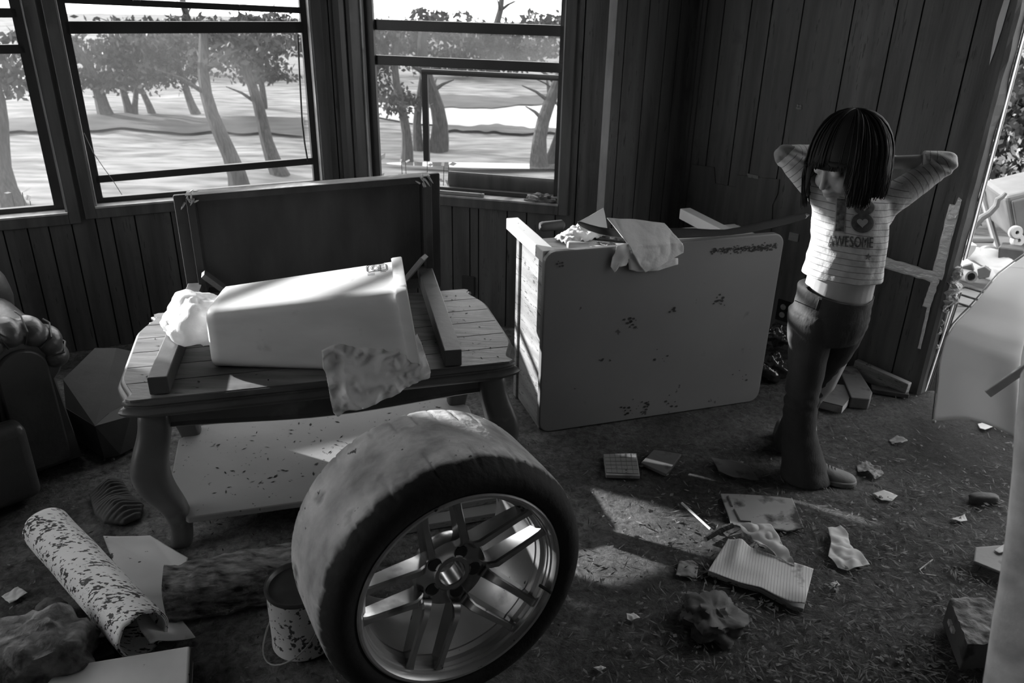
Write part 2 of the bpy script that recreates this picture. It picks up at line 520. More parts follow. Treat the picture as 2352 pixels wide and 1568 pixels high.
w3 = window(3, FB, W3, [(1.408, 1.408, 0.045, 0.0), (1.255, 1.255, 0.042, -0.004)],
       [((1.26, 1.26), (1.40, 1.40), 'window_pane', 'glass_dusty', 0.02), ((1.40, 1.40), (1.66, 1.66), 'window_pane', 'glass', 0.01), ((0.68, 0.68), (1.26, 1.26), 'insect_screen', 'screen', 0.045)], sash=0.035)
window(4, FL2, W0, [(1.45, 1.45, 0.035, 0.0)], [((0.82, 0.82), (1.88, 1.88), 'window_pane', 'glass', 0.02)])  # unseen window added to let more skylight onto the left foreground
for u_ in (0.30, 0.72):
    mb = MB(); s_ = lerp(W2[0], W2[1], u_); FA.box(mb, s_ - 0.015, s_ + 0.015, 1.49 - 0.035 * u_ + 0.013, 1.49 - 0.035 * u_ + 0.022, 0.04, 0.06); mb.build('sash_latch', M['frame'], bpy.data.objects['window_2'], bevel=0.002)
# slipped inner sash standing behind the screen of the third window, and the dark strip along its foot
mb = MB(); D_ = 0.102
def q3(px, py): return FB.S(px, py, D_)
a, b = q3(967, 165), q3(986, 368)
FB.box(mb, a[0], b[0], q3(975, 370)[1], q3(975, 165)[1], D_, D_ + 0.015)
t = q3(1130, 172)[1]
FB.box(mb, a[0], q3(1288, 170)[0], t - 0.012, t + 0.012, D_, D_ + 0.015)
FB.box(mb, q3(1278, 300)[0], q3(1288, 300)[0], q3(1280, 400)[1], t, D_, D_ + 0.015)
mb.build('slipped_sash', M['frame'], w3, bevel=0.002)
mb = MB(); zb = q3(1180, 405)[1]; zc = q3(1180, 445)[1]
FB.box(mb, q3(1030, 420)[0], q3(1276, 420)[0], zc, zb, D_ + 0.005, D_ + 0.012)
mb.build('sash_panel', M['trim'], w3)
mb = MB(); FB.box(mb, W3[0] + 0.008, W3[0] + 0.05, W3[2], W3[3], 0.03, 0.05); mb.build('window_stile', M['frame'], w3)
# sag gap between the tilted screen and its frame in the second window: a loose screen spline
mb = MB()
mb.tube([PN(x, y, FA.P(0, 0, 0.035), FA.n) for x, y in ((684, 80), (688, 170), (694, 280), (700, 330), (707, 370))], 0.004, 6)
mb.build('screen_spline', M['frame'], bpy.data.objects['window_2'], smooth=True)
mb = MB()
mb.tube([PN(x, y, FA.P(0, 0, 0.05), FA.n) for x, y in ((193, 305), (214, 350), (240, 388), (258, 412), (280, 447))], 0.0016, 5)
mb.build('hanging_cord', M['jamb'], bpy.data.objects['window_2'], smooth=True)

# daylight portals in the openings help the sky find its way in
def portal(p, n, sx, sy):
    d = bpy.data.lights.new('window daylight', 'AREA'); d.shape = 'RECTANGLE'; d.size = sx; d.size_y = sy
    d.cycles.is_portal = True
    o = bpy.data.objects.new('window daylight', d); COL.objects.link(o)
    o.location = p; o.rotation_euler = n.to_track_quat('-Z', 'Z').to_euler()
for fr, h in ((FL2, W0), (FA, W1), (FA, W2), (FB, W3)):
    portal(fr.P((h[0] + h[1]) / 2, (h[2] + h[3]) / 2, 0.14), -fr.n, h[1] - h[0] + 0.05, h[3] - h[2] + 0.05)
portal(FD.P(SD_END + 0.75, 1.1, 0.16), -FD.n, 1.5, 2.2)
# ------------------------------------------------------------------ outside
M['grass'] = mat('sunlit pale flood grass', 0.02, 0.14, 1.6, (0.5, 1.8, 1), 0.9, bump=0.4, bscale=14, mud=0.35, mudv=0.04, mudscale=0.25, detail=9)
M['road'] = mat('pale dirt road', 0.2, 0.26, 2.0, rough=0.9)
M['bark'] = mat('rough bark', 0.012, 0.04, 5.0, (6, 6, 1), 0.9, bump=0.5, bscale=12)
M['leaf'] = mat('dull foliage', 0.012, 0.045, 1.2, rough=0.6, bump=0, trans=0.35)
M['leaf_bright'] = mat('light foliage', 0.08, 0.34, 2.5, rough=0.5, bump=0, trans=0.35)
M['water'] = mat('still puddle water', 0.05, 0.06, rough=0.04, bump=0.02, bscale=6, spec=0.8)
M['white_plastic'] = mat('white plastic', 0.28, 0.42, 5, rough=0.45, bump=0.05, mud=0.15, mudv=0.3)
M['grey_plastic'] = mat('grey plastic', 0.07, 0.12, 5, rough=0.5, bump=0.04)
M['dark_plastic'] = mat('dark plastic', 0.03, 0.06, 8, rough=0.5, bump=0.1)
M['raw_wood'] = mat('weathered pale wood', 0.45, 0.65, 4, (1, 1, 1), 0.7, bump=0.15)

def gz(x, y):
    t = sst(0.22, 0.42, x / max(y, 0.1))
    z = lerp(-2.6, -1.0, t)
    k = 1.0
    if x > 1.2:      # the ground outside the doorway is heaped up to the level of the floor
        m = sst(5.0, 5.35, x + y) * (1 - sst(5.3, 8.5, y)) * sst(0.36, 0.46, x / max(y, 0.1))
        z = lerp(z, 0.0, m); k = 1 - 0.75 * m
        if x + y < 5.0: z = min(z, -0.6)
    return z + k * (0.12 * nz((x, y, 0), 0.25) + 0.05 * nz((x, y, 2), 1.1))
mb = MB()
def gfn(u, v):
    y = 0.6 + 97 * v * v; x = lerp(-1.3, 1.5, u) * (y + 6)
    z = gz(x, y) if y > 3.0 or x > 1.2 else min(gz(x, max(y, 3.0)), -0.7)
    return V((x, y, z))
mb.grid(gfn, 160, 150)
o = mb.build('ground', M['grass'], smooth=True, loc=(0, 0, 0)); tag(o, kind='structure')
def PG(px, py, off=0.0):
    d = ray(px, py); t = 3.0
    while t < 90:
        p = EYE + d * t
        if p.z < gz(p.x, p.y) + off: return p
        t += 0.03
    return EYE + d * 90
mb = MB()
rp = [PG(x, y) for x, y in ((820, 240), (980, 262), (1130, 268), (1290, 262), (1420, 255))]
def rfn(u, v):
    k = u * (len(rp) - 1); i = min(int(k), len(rp) - 2); c = rp[i].lerp(rp[i + 1], k - i)
    c = c + V((0, 1, 0)) * (v - 0.5) * 5.0
    return V((c.x, c.y, gz(c.x, c.y) + 0.05))
mb.grid(rfn, 40, 8)
tag(mb.build('road', M['road'], smooth=True), kind='structure')
def dark_strip(px):
    pts = [PG(x, y) for x, y in px]; mb = MB(); n = len(pts) // 2
    top = pts[:n]; bot = pts[n:][::-1]
    def fn(u, v):
        k = u * (n - 1); i = min(int(k), n - 2); p = top[i].lerp(top[i + 1], k - i).lerp(bot[i].lerp(bot[i + 1], k - i), v)
        p = p + V((0, 1, 0)) * 0.5 * nz((u * 9, v, 0), 1.3, 2) * (1 if v in (0, 1) else 0.4)
        return V((p.x, p.y, gz(p.x, p.y) + 0.085 + 0.02 * (1 - abs(2 * v - 1))))
    mb.grid(fn, 60, 6); return mb
M['dark_strip'] = mat('dark ground strip', 0.006, 0.03, 1.2, (0.6, 2, 1), rough=0.85, bump=0.3, bscale=8)  # darker strips laid over the grass in bands
tag(dark_strip([(-80, 285), (120, 272), (300, 268), (480, 272), (700, 276), (700, 318), (480, 308), (300, 300), (120, 304), (-80, 312)]).build('ground_strip', M['dark_strip'], smooth=True), kind='structure')
tag(dark_strip([(820, 205), (980, 222), (1130, 228), (1300, 215), (1300, 240), (1130, 252), (980, 250), (820, 230)]).build('ground_strip', M['dark_strip'], smooth=True), kind='structure')
tag(dark_strip([(1000, 296), (1100, 292), (1200, 296), (1290, 300), (1290, 310), (1200, 312), (1100, 306), (1000, 306)]).build('ground_strip', M['dark_strip'], smooth=True), kind='structure')
mb = MB(); c = PG(1130, 392)
mb.grid(lambda u, v: c + V((math.cos(u * 2 * PI) * 2.6 * v, math.sin(u * 2 * PI) * 0.30 * v, 0.13)), 32, 4)
tag(mb.build('puddle', M['water']), 'long shallow puddle on the grass seen through the third window', 'puddle', kind=None)

def tree(name, label, cat, base, r, h, lean, crown, n, leaf, seed, lm='leaf', wob=0.25, group=None):
    rg = random.Random(seed)
    base = V(base); t = thing(name, base, label, cat, group)
    pts = []; rr = []
    for i in range(9):
        k = i / 8
        pts.append(base + V(lean) * k + V((wob * r * 2.6 * math.sin(k * 6 + seed), wob * r * 2 * math.cos(k * 5 + seed), h * k - 0.1)))
        rr.append(r * (1.35 - 0.35 * min(1, k * 5)) * (1 - 0.55 * k))
    mb = MB(); mb.tube(pts, rr, 9)
    ends = []
    for b in range(4):
        k = rg.uniform(0.45, 0.95); i = int(k * 8); p = pts[i]
        a = rg.uniform(0, 2 * PI); L_ = rg.uniform(0.25, 0.5) * h * 0.6
        q = [p, p + V((math.cos(a) * L_ * 0.5, math.sin(a) * L_ * 0.5, L_ * 0.35)), p + V((math.cos(a) * L_, math.sin(a) * L_, L_ * 0.55))]
        mb.tube(q, [r * 0.3, r * 0.17, r * 0.06], 6); ends += q[1:]
    mb.build('trunk', M['bark'], t, smooth=True)
    mb = MB()
    (cx, cy_, cz), (rx, ry, rz_) = crown
    cl = [V((rg.gauss(0, 0.45), rg.gauss(0, 0.45), rg.uniform(-1, 1))) for _ in range(16)]
    for i in range(n):
        c = rg.choice(cl)
        p = c + V((rg.gauss(0, 0.22), rg.gauss(0, 0.22), rg.gauss(0, 0.16)))
        p = base + V((cx + p.x * rx, cy_ + p.y * ry, cz + p.z * rz_))
        if p.z < gz(p.x, p.y) + 0.15 or (p.y < 5.2 and p.x < 3): continue
        s = leaf * rg.uniform(0.6, 1.4)
        d = V((rg.gauss(0, 1), rg.gauss(0, 1), rg.gauss(0, 0.6))).normalized(); e = d.orthogonal().normalized()
        e = Matrix.Rotation(rg.uniform(0, 6.28), 3, d) @ e; f = d.cross(e)
        bmv = [mb.bm.verts.new(p + e * s * a + f * s * 0.5 * b2) for a, b2 in ((-1, 0), (0, 1), (1, 0), (0, -1))]
        mb.bm.faces.new(bmv)
    if len(mb.bm.faces): mb.build('foliage', M[lm], t)
    else: mb.bm.free()
    return t
TR = [  # base pixel, trunk radius, height, lean, crown (centre, radii), leaves, leaf size, label
    ((255, 268), 0.20, 3.1, (-1.1, 0, 0), ((-0.9, 0, 1.75), (1.6, 1.2, 0.8)), 1500, 0.10, 'leaning grey tree farthest left in the second window'),
    ((292, 262), 0.12, 3.0, (0.1, 0, 0), ((0.1, 0, 1.75), (1.1, 1, 0.8)), 1200, 0.09, 'thin straight tree just right of the leaning one in the second window'),
    ((312, 263), 0.09, 3.0, (0.35, 0.3, 0), ((0.5, 0, 1.75), (1.0, 1, 0.8)), 1000, 0.09, 'slim forked tree third from the left in the second window'),
    ((346, 261), 0.10, 3.0, (-0.6, 0, 0), ((0, 0, 1.75), (1.2, 1, 0.8)), 1400, 0.09, 'slender tree with dark foliage in the middle of the second window'),
    ((458, 262), 0.13, 3.1, (-1.1, 0, 0), ((-0.5, 0, 1.8), (1.4, 1, 0.8)), 1400, 0.09, 'slanting tree left of the twisted trunk in the second window'),
    ((538, 432), 0.19, 3.3, (-0.35, 0.1, 0), ((0, 0.6, 3.0), (0.9, 0.8, 0.4)), 500, 0.08, 'thick twisted trunk standing near, middle of the second window'),
    ((655, 400), 0.17, 3.3, (-1.15, 0.2, 0), ((-0.7, 0.6, 2.8), (1.1, 0.9, 0.55)), 1100, 0.08, 'curved trunk near the right edge of the second window'),
    ((600, 250), 0.12, 3.0, (0.2, 0, 0), ((0, 0, 1.8), (1.7, 1, 0.8)), 1600, 0.09, 'leafy tree behind the curved trunk in the second window'),
    ((42, 470), 0.21, 3.4, (-0.15, 0, 0), ((0.3, 0.6, 2.6), (0.9, 0.8, 0.5)), 500, 0.10, 'broad straight trunk seen through the first window'),
    ((930, 372), 0.14, 3.2, (-0.1, 0.1, 0), ((-0.5, 0.4, 2.3), (0.95, 0.9, 0.9)), 2400, 0.07, 'dark bushy tree left in the third window'),
    ((965, 345), 0.13, 3.3, (0.1, 0, 0), ((-0.3, 0.4, 2.9), (0.6, 0.6, 0.4)), 300, 0.10, 'thin trunk touching the slipped sash in the third window'),
    ((1003, 348), 0.24, 3.3, (-0.2, 0, 0), ((0.0, 0.8, 3.2), (1.0, 0.8, 0.3)), 300, 0.10, 'stout mossy trunk beside the slipped sash in the third window'),
    ((1238, 385), 0.20, 3.3, (0.5, 0.2, 0), ((0.4, 0.8, 3.1), (1.0, 0.8, 0.35)), 300, 0.10, 'pale leaning trunk on the right in the third window'),
    ((1262, 375), 0.12, 3.3, (0.6, 0.4, 0), ((0.6, 0.8, 3.1), (0.8, 0.8, 0.35)), 200, 0.10, 'slim trunk against the right frame of the third window'),
    ((1130, 175), 0.25, 4.0, (0.3, 0, 0), ((0.0, 0, 1.25), (4.5, 1.5, 1.0)), 3600, 0.14, 'wide dark tree across the road in the third window'),
    ((440, 170), 0.25, 4.2, (0.3, 0, 0), ((0.0, 0, 1.45), (7.5, 1.5, 0.85)), 4200, 0.16, 'wide dim tree far behind the others in the second window'),
]
for i, (px, r, h, lean, crown, n, leaf, lab) in enumerate(TR):
    b = PG(*px)
    tree('tree', lab, 'tree', b, r, h, lean, crown, n, leaf, 11 + i * 3, group='trees outside the windows')
# weeds growing up against the wall outside
def weed(name, label, base, n, hgt, spread, seed):
    rg = random.Random(seed); t = thing(name, base, label, 'plant', 'weeds outside the sills')
    st_ = MB(); lf = MB(); base = V(base)
    for i in range(n):
        a = rg.uniform(0, 2 * PI); top = base + V((math.cos(a) * spread * rg.uniform(0.2, 1), abs(math.sin(a)) * spread * 0.4, hgt * rg.uniform(0.75, 1.0)))
        mid = base.lerp(top, 0.6) + V((0, 0, 0.06))
        st_.tube([base + V((rg.uniform(-.1, .1), 0, 0)), mid, top], [0.006, 0.004, 0.002], 5)
        for k in range(16):
            p = mid.lerp(top, k / 15) if k > 3 else base.lerp(mid, 0.6 + k * .1)
            d = V((rg.gauss(0, 1), rg.gauss(0, 0.6), rg.uniform(0.0, 0.9))).normalized(); s = rg.uniform(0.03, 0.06)
            q = p + d * s; w = d.orthogonal().normalized() * s * 0.28
            lf.bm.faces.new([lf.bm.verts.new(v) for v in (p, p.lerp(q, 0.5) + w, q, p.lerp(q, 0.5) - w)])
    st_.build('stem', M['bark'], t, smooth=True); lf.build('foliage', M['leaf_bright'], t)
def under(fr, s, d): 
    p = fr.P(s, 0, d); return (p.x, p.y, gz(p.x, p.y))
weed('weed', 'leafy weed outside the lower left corner of the third window', under(FB, 0.24, 0.3), 22, 3.38, 0.30, 1)
weed('weed', 'leafy weed outside the third window behind the tipped table corner', under(FB, 0.5, 0.3), 16, 3.25, 0.22, 2)
weed('weed', 'leafy weed outside the bottom of the first window', under(FA, -0.30, 0.3), 18, 3.31, 0.22, 3)

# beyond the broken doorway
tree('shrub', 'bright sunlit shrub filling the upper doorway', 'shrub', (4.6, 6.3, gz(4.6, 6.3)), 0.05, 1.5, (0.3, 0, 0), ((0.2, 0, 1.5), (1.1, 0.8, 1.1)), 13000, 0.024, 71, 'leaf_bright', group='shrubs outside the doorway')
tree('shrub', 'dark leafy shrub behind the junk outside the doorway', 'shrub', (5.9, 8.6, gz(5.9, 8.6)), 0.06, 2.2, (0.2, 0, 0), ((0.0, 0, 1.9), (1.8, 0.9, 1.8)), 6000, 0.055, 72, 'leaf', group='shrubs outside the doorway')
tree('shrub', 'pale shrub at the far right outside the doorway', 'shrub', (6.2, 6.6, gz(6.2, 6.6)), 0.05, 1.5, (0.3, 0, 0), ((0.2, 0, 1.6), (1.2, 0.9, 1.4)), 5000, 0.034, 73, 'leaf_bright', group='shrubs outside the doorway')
YO = 4.9
def out(px, py, y=YO): return PY(px, py, y)
# wheeled cart lying upside down
c0 = out(2312, 440); t = thing('wheeled_cart', out(2350, 560), 'grey wheeled plastic tub tipped over outside the doorway', 'cart')
a, b, c, d = out(2308, 452), out(2420, 425), out(2440, 540), out(2326, 552)
mb = MB(); mb.prism([a, b, c, d], (0.1, 0.45, 0.0)); mb.build('tub', M['grey_plastic'], t, bevel=0.03, seg=3)
mb = MB(); ii = [a.lerp(c, 0.10) - V((0, .012, 0)), b.lerp(d, 0.10) - V((0, .012, 0)), c.lerp(a, 0.10) - V((0, .012, 0)), d.lerp(b, 0.10) - V((0, .012, 0))]
mb.prism(ii, (0, 0.02, 0)); mb.build('base_panel', M['grey_plastic'], t, bevel=0.015)
for px, py in ((2326, 546), (2322, 528)):
    p = out(px, py) + V((0, -0.05, 0)); mb = MB()
    Mx = Matrix.Translation(p) @ Matrix.Rotation(rad(80), 4, 'X')
    mb.lathe([(0.012, -0.02), (0.035, -0.02), (0.042, -0.008), (0.042, 0.008), (0.035, 0.02), (0.012, 0.02)], Mx, 20, closed=True)
    w = mb.build('caster', M['white_plastic'], t, smooth=True)
mb = MB(); mb.tube([out(2322, 520) + V((0, -.03, 0)), out(2326, 546) + V((0, -.05, 0))], 0.012, 8); mb.build('caster_fork', M['dark_plastic'], t, smooth=True)
# leaning pole, branch, low rail
mb = MB(); mb.tube([out(2243, 405, 5.6), out(2292, 572, 5.2)], 0.022, 10)
tag(mb.build('pole', M['grey_plastic'], smooth=True), 'straight pale pole leaning in the junk outside the doorway', 'pole')
mb = MB(); mb.tube([out(2222, 532), out(2246, 510), (out(2255, 500)), out(2272, 490), out(2288, 473), out(2292, 458), out(2302, 452), out(2310, 443)], [0.026, 0.024, 0.022, 0.02, 0.019, 0.018, 0.015, 0.012], 9)
tag(mb.build('branch', M['grey_plastic'], smooth=True), 'crooked bare pale branch outside the doorway', 'branch')
mb = MB(); mb.tube([out(2218, 553), out(2280, 553)], 0.016, 8)
tag(mb.build('pipe', M['grey_plastic'], smooth=True), 'horizontal pale pipe behind the white heap outside the doorway', 'pipe')
def flat(name, label, cat, px, y, m, th=0.02, group=None, amp=0.0):
    pts = [out(a, b, y) for a, b in px]; mb = MB(); mb.prism(pts, (0.02, th, 0))
    return tag(mb.build(name, M[m], bevel=0.004), label, cat, group)
flat('plastic_sheet', 'white plastic sheet folded to a point outside the doorway', 'plastic sheet', ((2196, 567), (2210, 562), (2245, 563), (2240, 575), (2228, 590), (2198, 592)), 4.6, 'white_plastic', 0.25)
mb = MB(); c = out(2268, 606, 4.7)
mb.warp(lambda p: p); mb.ball(c, (0.17, 0.25, 0.085), seg=20); 
mb.warp(lambda p: p + V((1, 0, 1)) * 0.04 * nz(p, 9))
tag(mb.build('plastic_sack', M['white_plastic'], smooth=True), 'bulging white plastic sack on the heap outside the doorway', 'sack')
mb = MB(); arc = [out(2270 + 25 * math.cos(a), 592 - 24 * math.sin(a), 4.9) for a in (PI * k / 14 for k in range(15))]
mb.tube(arc, 0.016, 8)
tag(mb.build('wheel_arch', M['white_plastic'], smooth=True), 'curved white rim piece standing in the heap outside the doorway', 'rim')
a = out(2290, 560, 4.8)
mb = MB(); mb.quadbox([out(2292, 602, 4.6), out(2352, 612, 4.6), out(2370, 602, 5.0), out(2300, 592, 5.0), out(2293, 566, 4.6), out(2352, 573, 4.6), out(2370, 560, 5.0), out(2300, 556, 5.0)])
tag(mb.build('crate', M['dark_plastic'], bevel=0.01), 'dark muddy crate under the tipped tub outside the doorway', 'crate')
p = out(2231, 636, 4.4); mb = MB(); Mx = Matrix.Translation(p) @ Matrix.Rotation(rad(78), 4, 'X') @ Matrix.Rotation(0.3, 4, 'Z')
mb.lathe([(0.024, -0.14), (0.036, -0.14), (0.036, 0.0), (0.024, 0.0)], Mx, 24, closed=True)
tag(mb.build('pipe', M['grey_plastic'], smooth=True), 'short grey pipe stub with an open end outside the doorway', 'pipe')
flat('plastic_offcut', 'small grey plastic panel beside the pipe stub outside the doorway', 'panel', ((2244, 618), (2262, 612), (2276, 622), (2272, 637), (2248, 642)), 4.45, 'grey_plastic', 0.03)
flat('plastic_offcut', 'grey plastic piece left of the pipe stub outside the doorway', 'panel', ((2210, 612), (2232, 606), (2237, 622), (2222, 634), (2208, 630)), 4.5, 'grey_plastic', 0.03)
for i, (px, py, lab) in enumerate(((2222, 668, 'dark stick lying upper on the pale ground outside the doorway'), (2210, 685, 'dark stick lying middle on the pale ground outside the doorway'), (2205, 705, 'dark stick lying lowest on the pale ground outside the doorway'))):
    mb = MB(); p = out(px, py, 4.1); mb.tube([p + V((-0.11, 0, 0.0)), p + V((0, 0.03, 0.012)), p + V((0.10, -0.02, -0.006))], 0.006, 6)
    tag(mb.build('stick', M['bark'], smooth=True), lab, 'stick', 'sticks outside the doorway')

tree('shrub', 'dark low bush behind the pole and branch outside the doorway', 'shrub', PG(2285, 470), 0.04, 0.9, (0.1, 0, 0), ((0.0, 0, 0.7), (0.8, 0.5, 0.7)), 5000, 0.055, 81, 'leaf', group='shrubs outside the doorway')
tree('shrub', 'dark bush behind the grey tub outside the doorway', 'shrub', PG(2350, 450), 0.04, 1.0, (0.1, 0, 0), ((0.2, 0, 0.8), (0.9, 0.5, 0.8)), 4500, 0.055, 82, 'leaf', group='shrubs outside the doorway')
tree('tree', 'unseen slim leafy tree added to block the sun, left of the first window', 'tree', (-5.8, 6.3, gz(-5.8, 6.3)), 0.07, 5.9, (0, 0, 0), ((0, 0, 5.5), (0.36, 0.36, 0.85)), 1500, 0.10, 83, group='trees outside the windows')  # added out of view so its crown keeps the sun off the umbrella
# ------------------------------------------------------------------ furniture
M['table_wood'] = mat('muddy planked table wood', 0.10, 0.26, 3.0, (1.2, 9, 9), 0.5, bump=0.12, bscale=10, spec=0.45, mud=0.25, mudv=0.10, mudscale=7, specks=0.15, speckv=0.05, speckscale=9, rot=(0, 0, rad(-16)))
M['table_dark'] = mat('dark stained table wood', 0.05, 0.11, 4.0, rough=0.4, bump=0.05, spec=0.5, mud=0.3, mudv=0.16, mudscale=9)
M['shelf'] = mat('mud filmed shelf', 0.26, 0.34, 2.5, rough=0.65, bump=0.05, bscale=25, specks=0.1, speckv=0.08, speckscale=75)
M['dark_wood'] = mat('very dark wood', 0.025, 0.06, 3.0, (3, 3, 1), 0.6, bump=0.06, mud=0.4, mudv=0.025, mudscale=4)
M['dark_panel'] = mat('dark underside panel', 0.025, 0.065, 2.5, (2.5, 2.5, 0.8), 0.7, bump=0.06, mud=0.35, mudv=0.03, mudscale=6)
M['beam'] = mat('planed square leg', 0.06, 0.15, 3.0, rough=0.5, bump=0.06, spec=0.5, mud=0.3, mudv=0.06)
M['raw'] = mat('raw splintered wood', 0.35, 0.55, 8, rough=0.8, bump=0.3)
M['bin'] = mat('white bin plastic', 0.62, 0.78, 4, (1, 3, 3), 0.42, bump=0.02, spec=0.45, mud=0.22, mudv=0.45, mudscale=11, specks=0.0)
M['print'] = mat('dark print', 0.08, 0.12, 5, bump=0)
M['bag'] = mat('thin white plastic film', 0.86, 0.92, 5, rough=0.4, bump=0.25, bscale=28, spec=0.4, trans=0.32)
M['desk_top'] = mat('pale laminate desk top', 0.15, 0.19, 1.6, rough=0.5, bump=0.03, spec=0.35, mud=0.06, mudv=0.10, mudscale=14, specks=0.02, speckv=0.06, speckscale=22)
M['desk_side'] = mat('pale grained desk side', 0.17, 0.36, 2.2, (1.2, 1.2, 11), 0.6, bump=0.05, specks=0.42, speckv=0.05, speckscale=30)
M['desk_edge'] = mat('pale desk timber', 0.5, 0.65, 3.0, rough=0.5, bump=0.05, specks=0.06, speckv=0.15, speckscale=30)
M['paper'] = mat('muddy white paper', 0.62, 0.78, 3.0, rough=0.8, bump=0.06, bscale=18, mud=0.18, mudv=0.25, mudscale=16, trans=0.15)
M['cloth'] = mat('grey white cloth', 0.55, 0.7, 5, rough=0.85, bump=0.15, bscale=40, mud=0.15, mudv=0.25, mudscale=18, trans=0.1)
M['rubber'] = mat('black rubber strip', 0.03, 0.05, 5, rough=0.35, bump=0.05, spec=0.5)
M['leather'] = mat('dark worn leather', 0.05, 0.10, 5, rough=0.38, bump=0.10, bscale=60, spec=0.55, mud=0.2, mudv=0.12)
M['card'] = mat('muddy grey board', 0.07, 0.11, 4, rough=0.8, bump=0.06, mud=0.15, mudv=0.05)
M['rolled'] = mat('pale vinyl roll with stuck flakes', 0.74, 0.86, 3, rough=0.55, bump=0.06, specks=0.66, speckv=0.05, speckscale=58, stretch=(1.0, 2.4, 1.6), rot=(0, 0, rad(20)), mud=0.0)
M['vinyl'] = mat('pale vinyl sheet', 0.58, 0.78, 3, rough=0.6, bump=0.12, bscale=10, specks=0.08, speckv=0.05, speckscale=30)
M['rough_log'] = mat('bark covered muddy log', 0.015, 0.34, 16, (1, 3, 3), 0.9, bump=1.0, bscale=26, rot=(0, 0, rad(-18)))
M['can_label'] = mat('flaking pale can wall', 0.5, 0.65, 5, rough=0.5, bump=0.05, specks=0.55, speckv=0.06, speckscale=80)
M['metal_dark'] = mat('dull dark metal', 0.10, 0.18, 8, rough=0.4, metal=0.7, bump=0.03)
M['wire'] = mat('grey wire', 0.5, 0.6, 8, rough=0.35, metal=0.9, bump=0)
M['rubble'] = mat('mud caked lump', 0.05, 0.32, 22, rough=0.9, bump=0.9, bscale=22)
M['umbrella'] = mat('pale canvas', 0.70, 0.78, 2, rough=0.8, bump=0.08, bscale=12, mud=0.1, mudv=0.6, trans=0.5)
M['foam'] = mat('mottled pale foam', 0.36, 0.66, 16, rough=0.9, bump=0.25, bscale=18)
M['knit'] = mat('muddy ribbed knit', 0.07, 0.13, 6, rough=0.9, bump=0.3, bscale=30)
M['tape'] = mat('silver duct tape', 0.75, 0.9, 9, (1, 1, 2), 0.3, metal=0.15, bump=0.5, bscale=22, mud=0.2, mudv=0.2)
M['fluff'] = mat('torn insulation fluff', 0.3, 0.5, 12, rough=1.0, bump=0.9, bscale=35)
M['metal_white'] = mat('white painted metal edging', 0.65, 0.8, 6, rough=0.5, bump=0.05, mud=0.15, mudv=0.3)

# ---- coffee table
e1 = V((math.cos(rad(16)), math.sin(rad(16)), 0)); e2 = V((-e1.y, e1.x, 0))
TO = V((-1.064, 1.858, 0)); TL, TW = 1.146, 0.671
def TP(u, v, z): return TO + e1 * u + e2 * v + V((0, 0, z))
def end_u(v):
    """how far the shaped end sits from the nominal end at a place across the table"""
    k = abs(v - TW / 2) / (TW / 2)
    c = -0.012 + 0.045 * sst(0.45, 0.95, k) - 0.022 * math.exp(-((k - 0.93) / 0.06) ** 2)
    if k > 0.90: c += 0.05 * ((k - 0.90) / 0.10) ** 2.2
    return c
vs = [TW * 0.5 * (1 - math.cos(PI * i / 40)) for i in range(41)]
def top_outline(d=0.0, z=0.45):
    L_ = [(end_u(v) - d, v + (d if v > TW / 2 else -d) * (abs(v - TW / 2) / (TW / 2)) ** 6) for v in vs]
    R_ = [(TL - end_u(v) + d, v + (d if v > TW / 2 else -d) * (abs(v - TW / 2) / (TW / 2)) ** 6) for v in reversed(vs)]
    return [TP(u, v, z) for u, v in L_ + R_]
tb = thing('coffee_table', TP(TL / 2, TW / 2, 0), 'long muddy wooden coffee table with curved legs under the white bin', 'table')
mb = MB()
mb.rings([top_outline(-0.02, 0.4950), top_outline(-0.006, 0.4970), top_outline(0.004, 0.5040), top_outline(0.008, 0.5130), top_outline(0.004, 0.5210), top_outline(-0.008, 0.5250), top_outline(-0.009, 0.5300), top_outline(-0.004, 0.5350), top_outline(-0.006, 0.5420), top_outline(-0.016, 0.5465)])
mb.build('tabletop', M['table_dark'], tb, smooth=True, angle=50)
mb = MB()
nst = 6
for k in range(nst):
    v0 = 0.014 + (TW - 0.028) * k / nst + 0.0022; v1 = 0.014 + (TW - 0.028) * (k + 1) / nst - 0.0022
    q = [v0 + (v1 - v0) * i / 10 for i in range(11)]
    pl = [TP(end_u(v) + 0.016, v, 0.544) for v in q] + [TP(TL - end_u(v) - 0.016, v, 0.544) for v in reversed(q)]
    mb.prism(pl, (0, 0, 0.0062))
mb.build('top_boards', M['table_wood'], tb)
mb = MB(); i0 = 0.075
def curved_apron(u0, v0, u1, v1, bulge=0.0):
    n = 16; A = TP(u0, v0, 0); B = TP(u1, v1, 0); d = (B - A).normalized(); nrm = V((d.y, -d.x, 0))
    rr = []
    for i in range(n + 1):
        k = i / n; p = A.lerp(B, k); zb = 0.418 + 0.012 * math.cos(2 * PI * k) 
        rr.append([p + nrm * 0.011 + V((0, 0, zb)), p + nrm * 0.018 + V((0, 0, zb + 0.006)), p + nrm * 0.011 + V((0, 0, zb + 0.016)), p + nrm * 0.011 + V((0, 0, 0.498)), p - nrm * 0.011 + V((0, 0, 0.498)), p - nrm * 0.011 + V((0, 0, zb))])
    mb.rings(rr)
curved_apron(i0, i0, TL - i0, i0); curved_apron(TL - i0, i0, TL - i0, TW - i0); curved_apron(TL - i0, TW - i0, i0, TW - i0); curved_apron(i0, TW - i0, i0, i0)
mb.build('apron', M['table_dark'], tb)
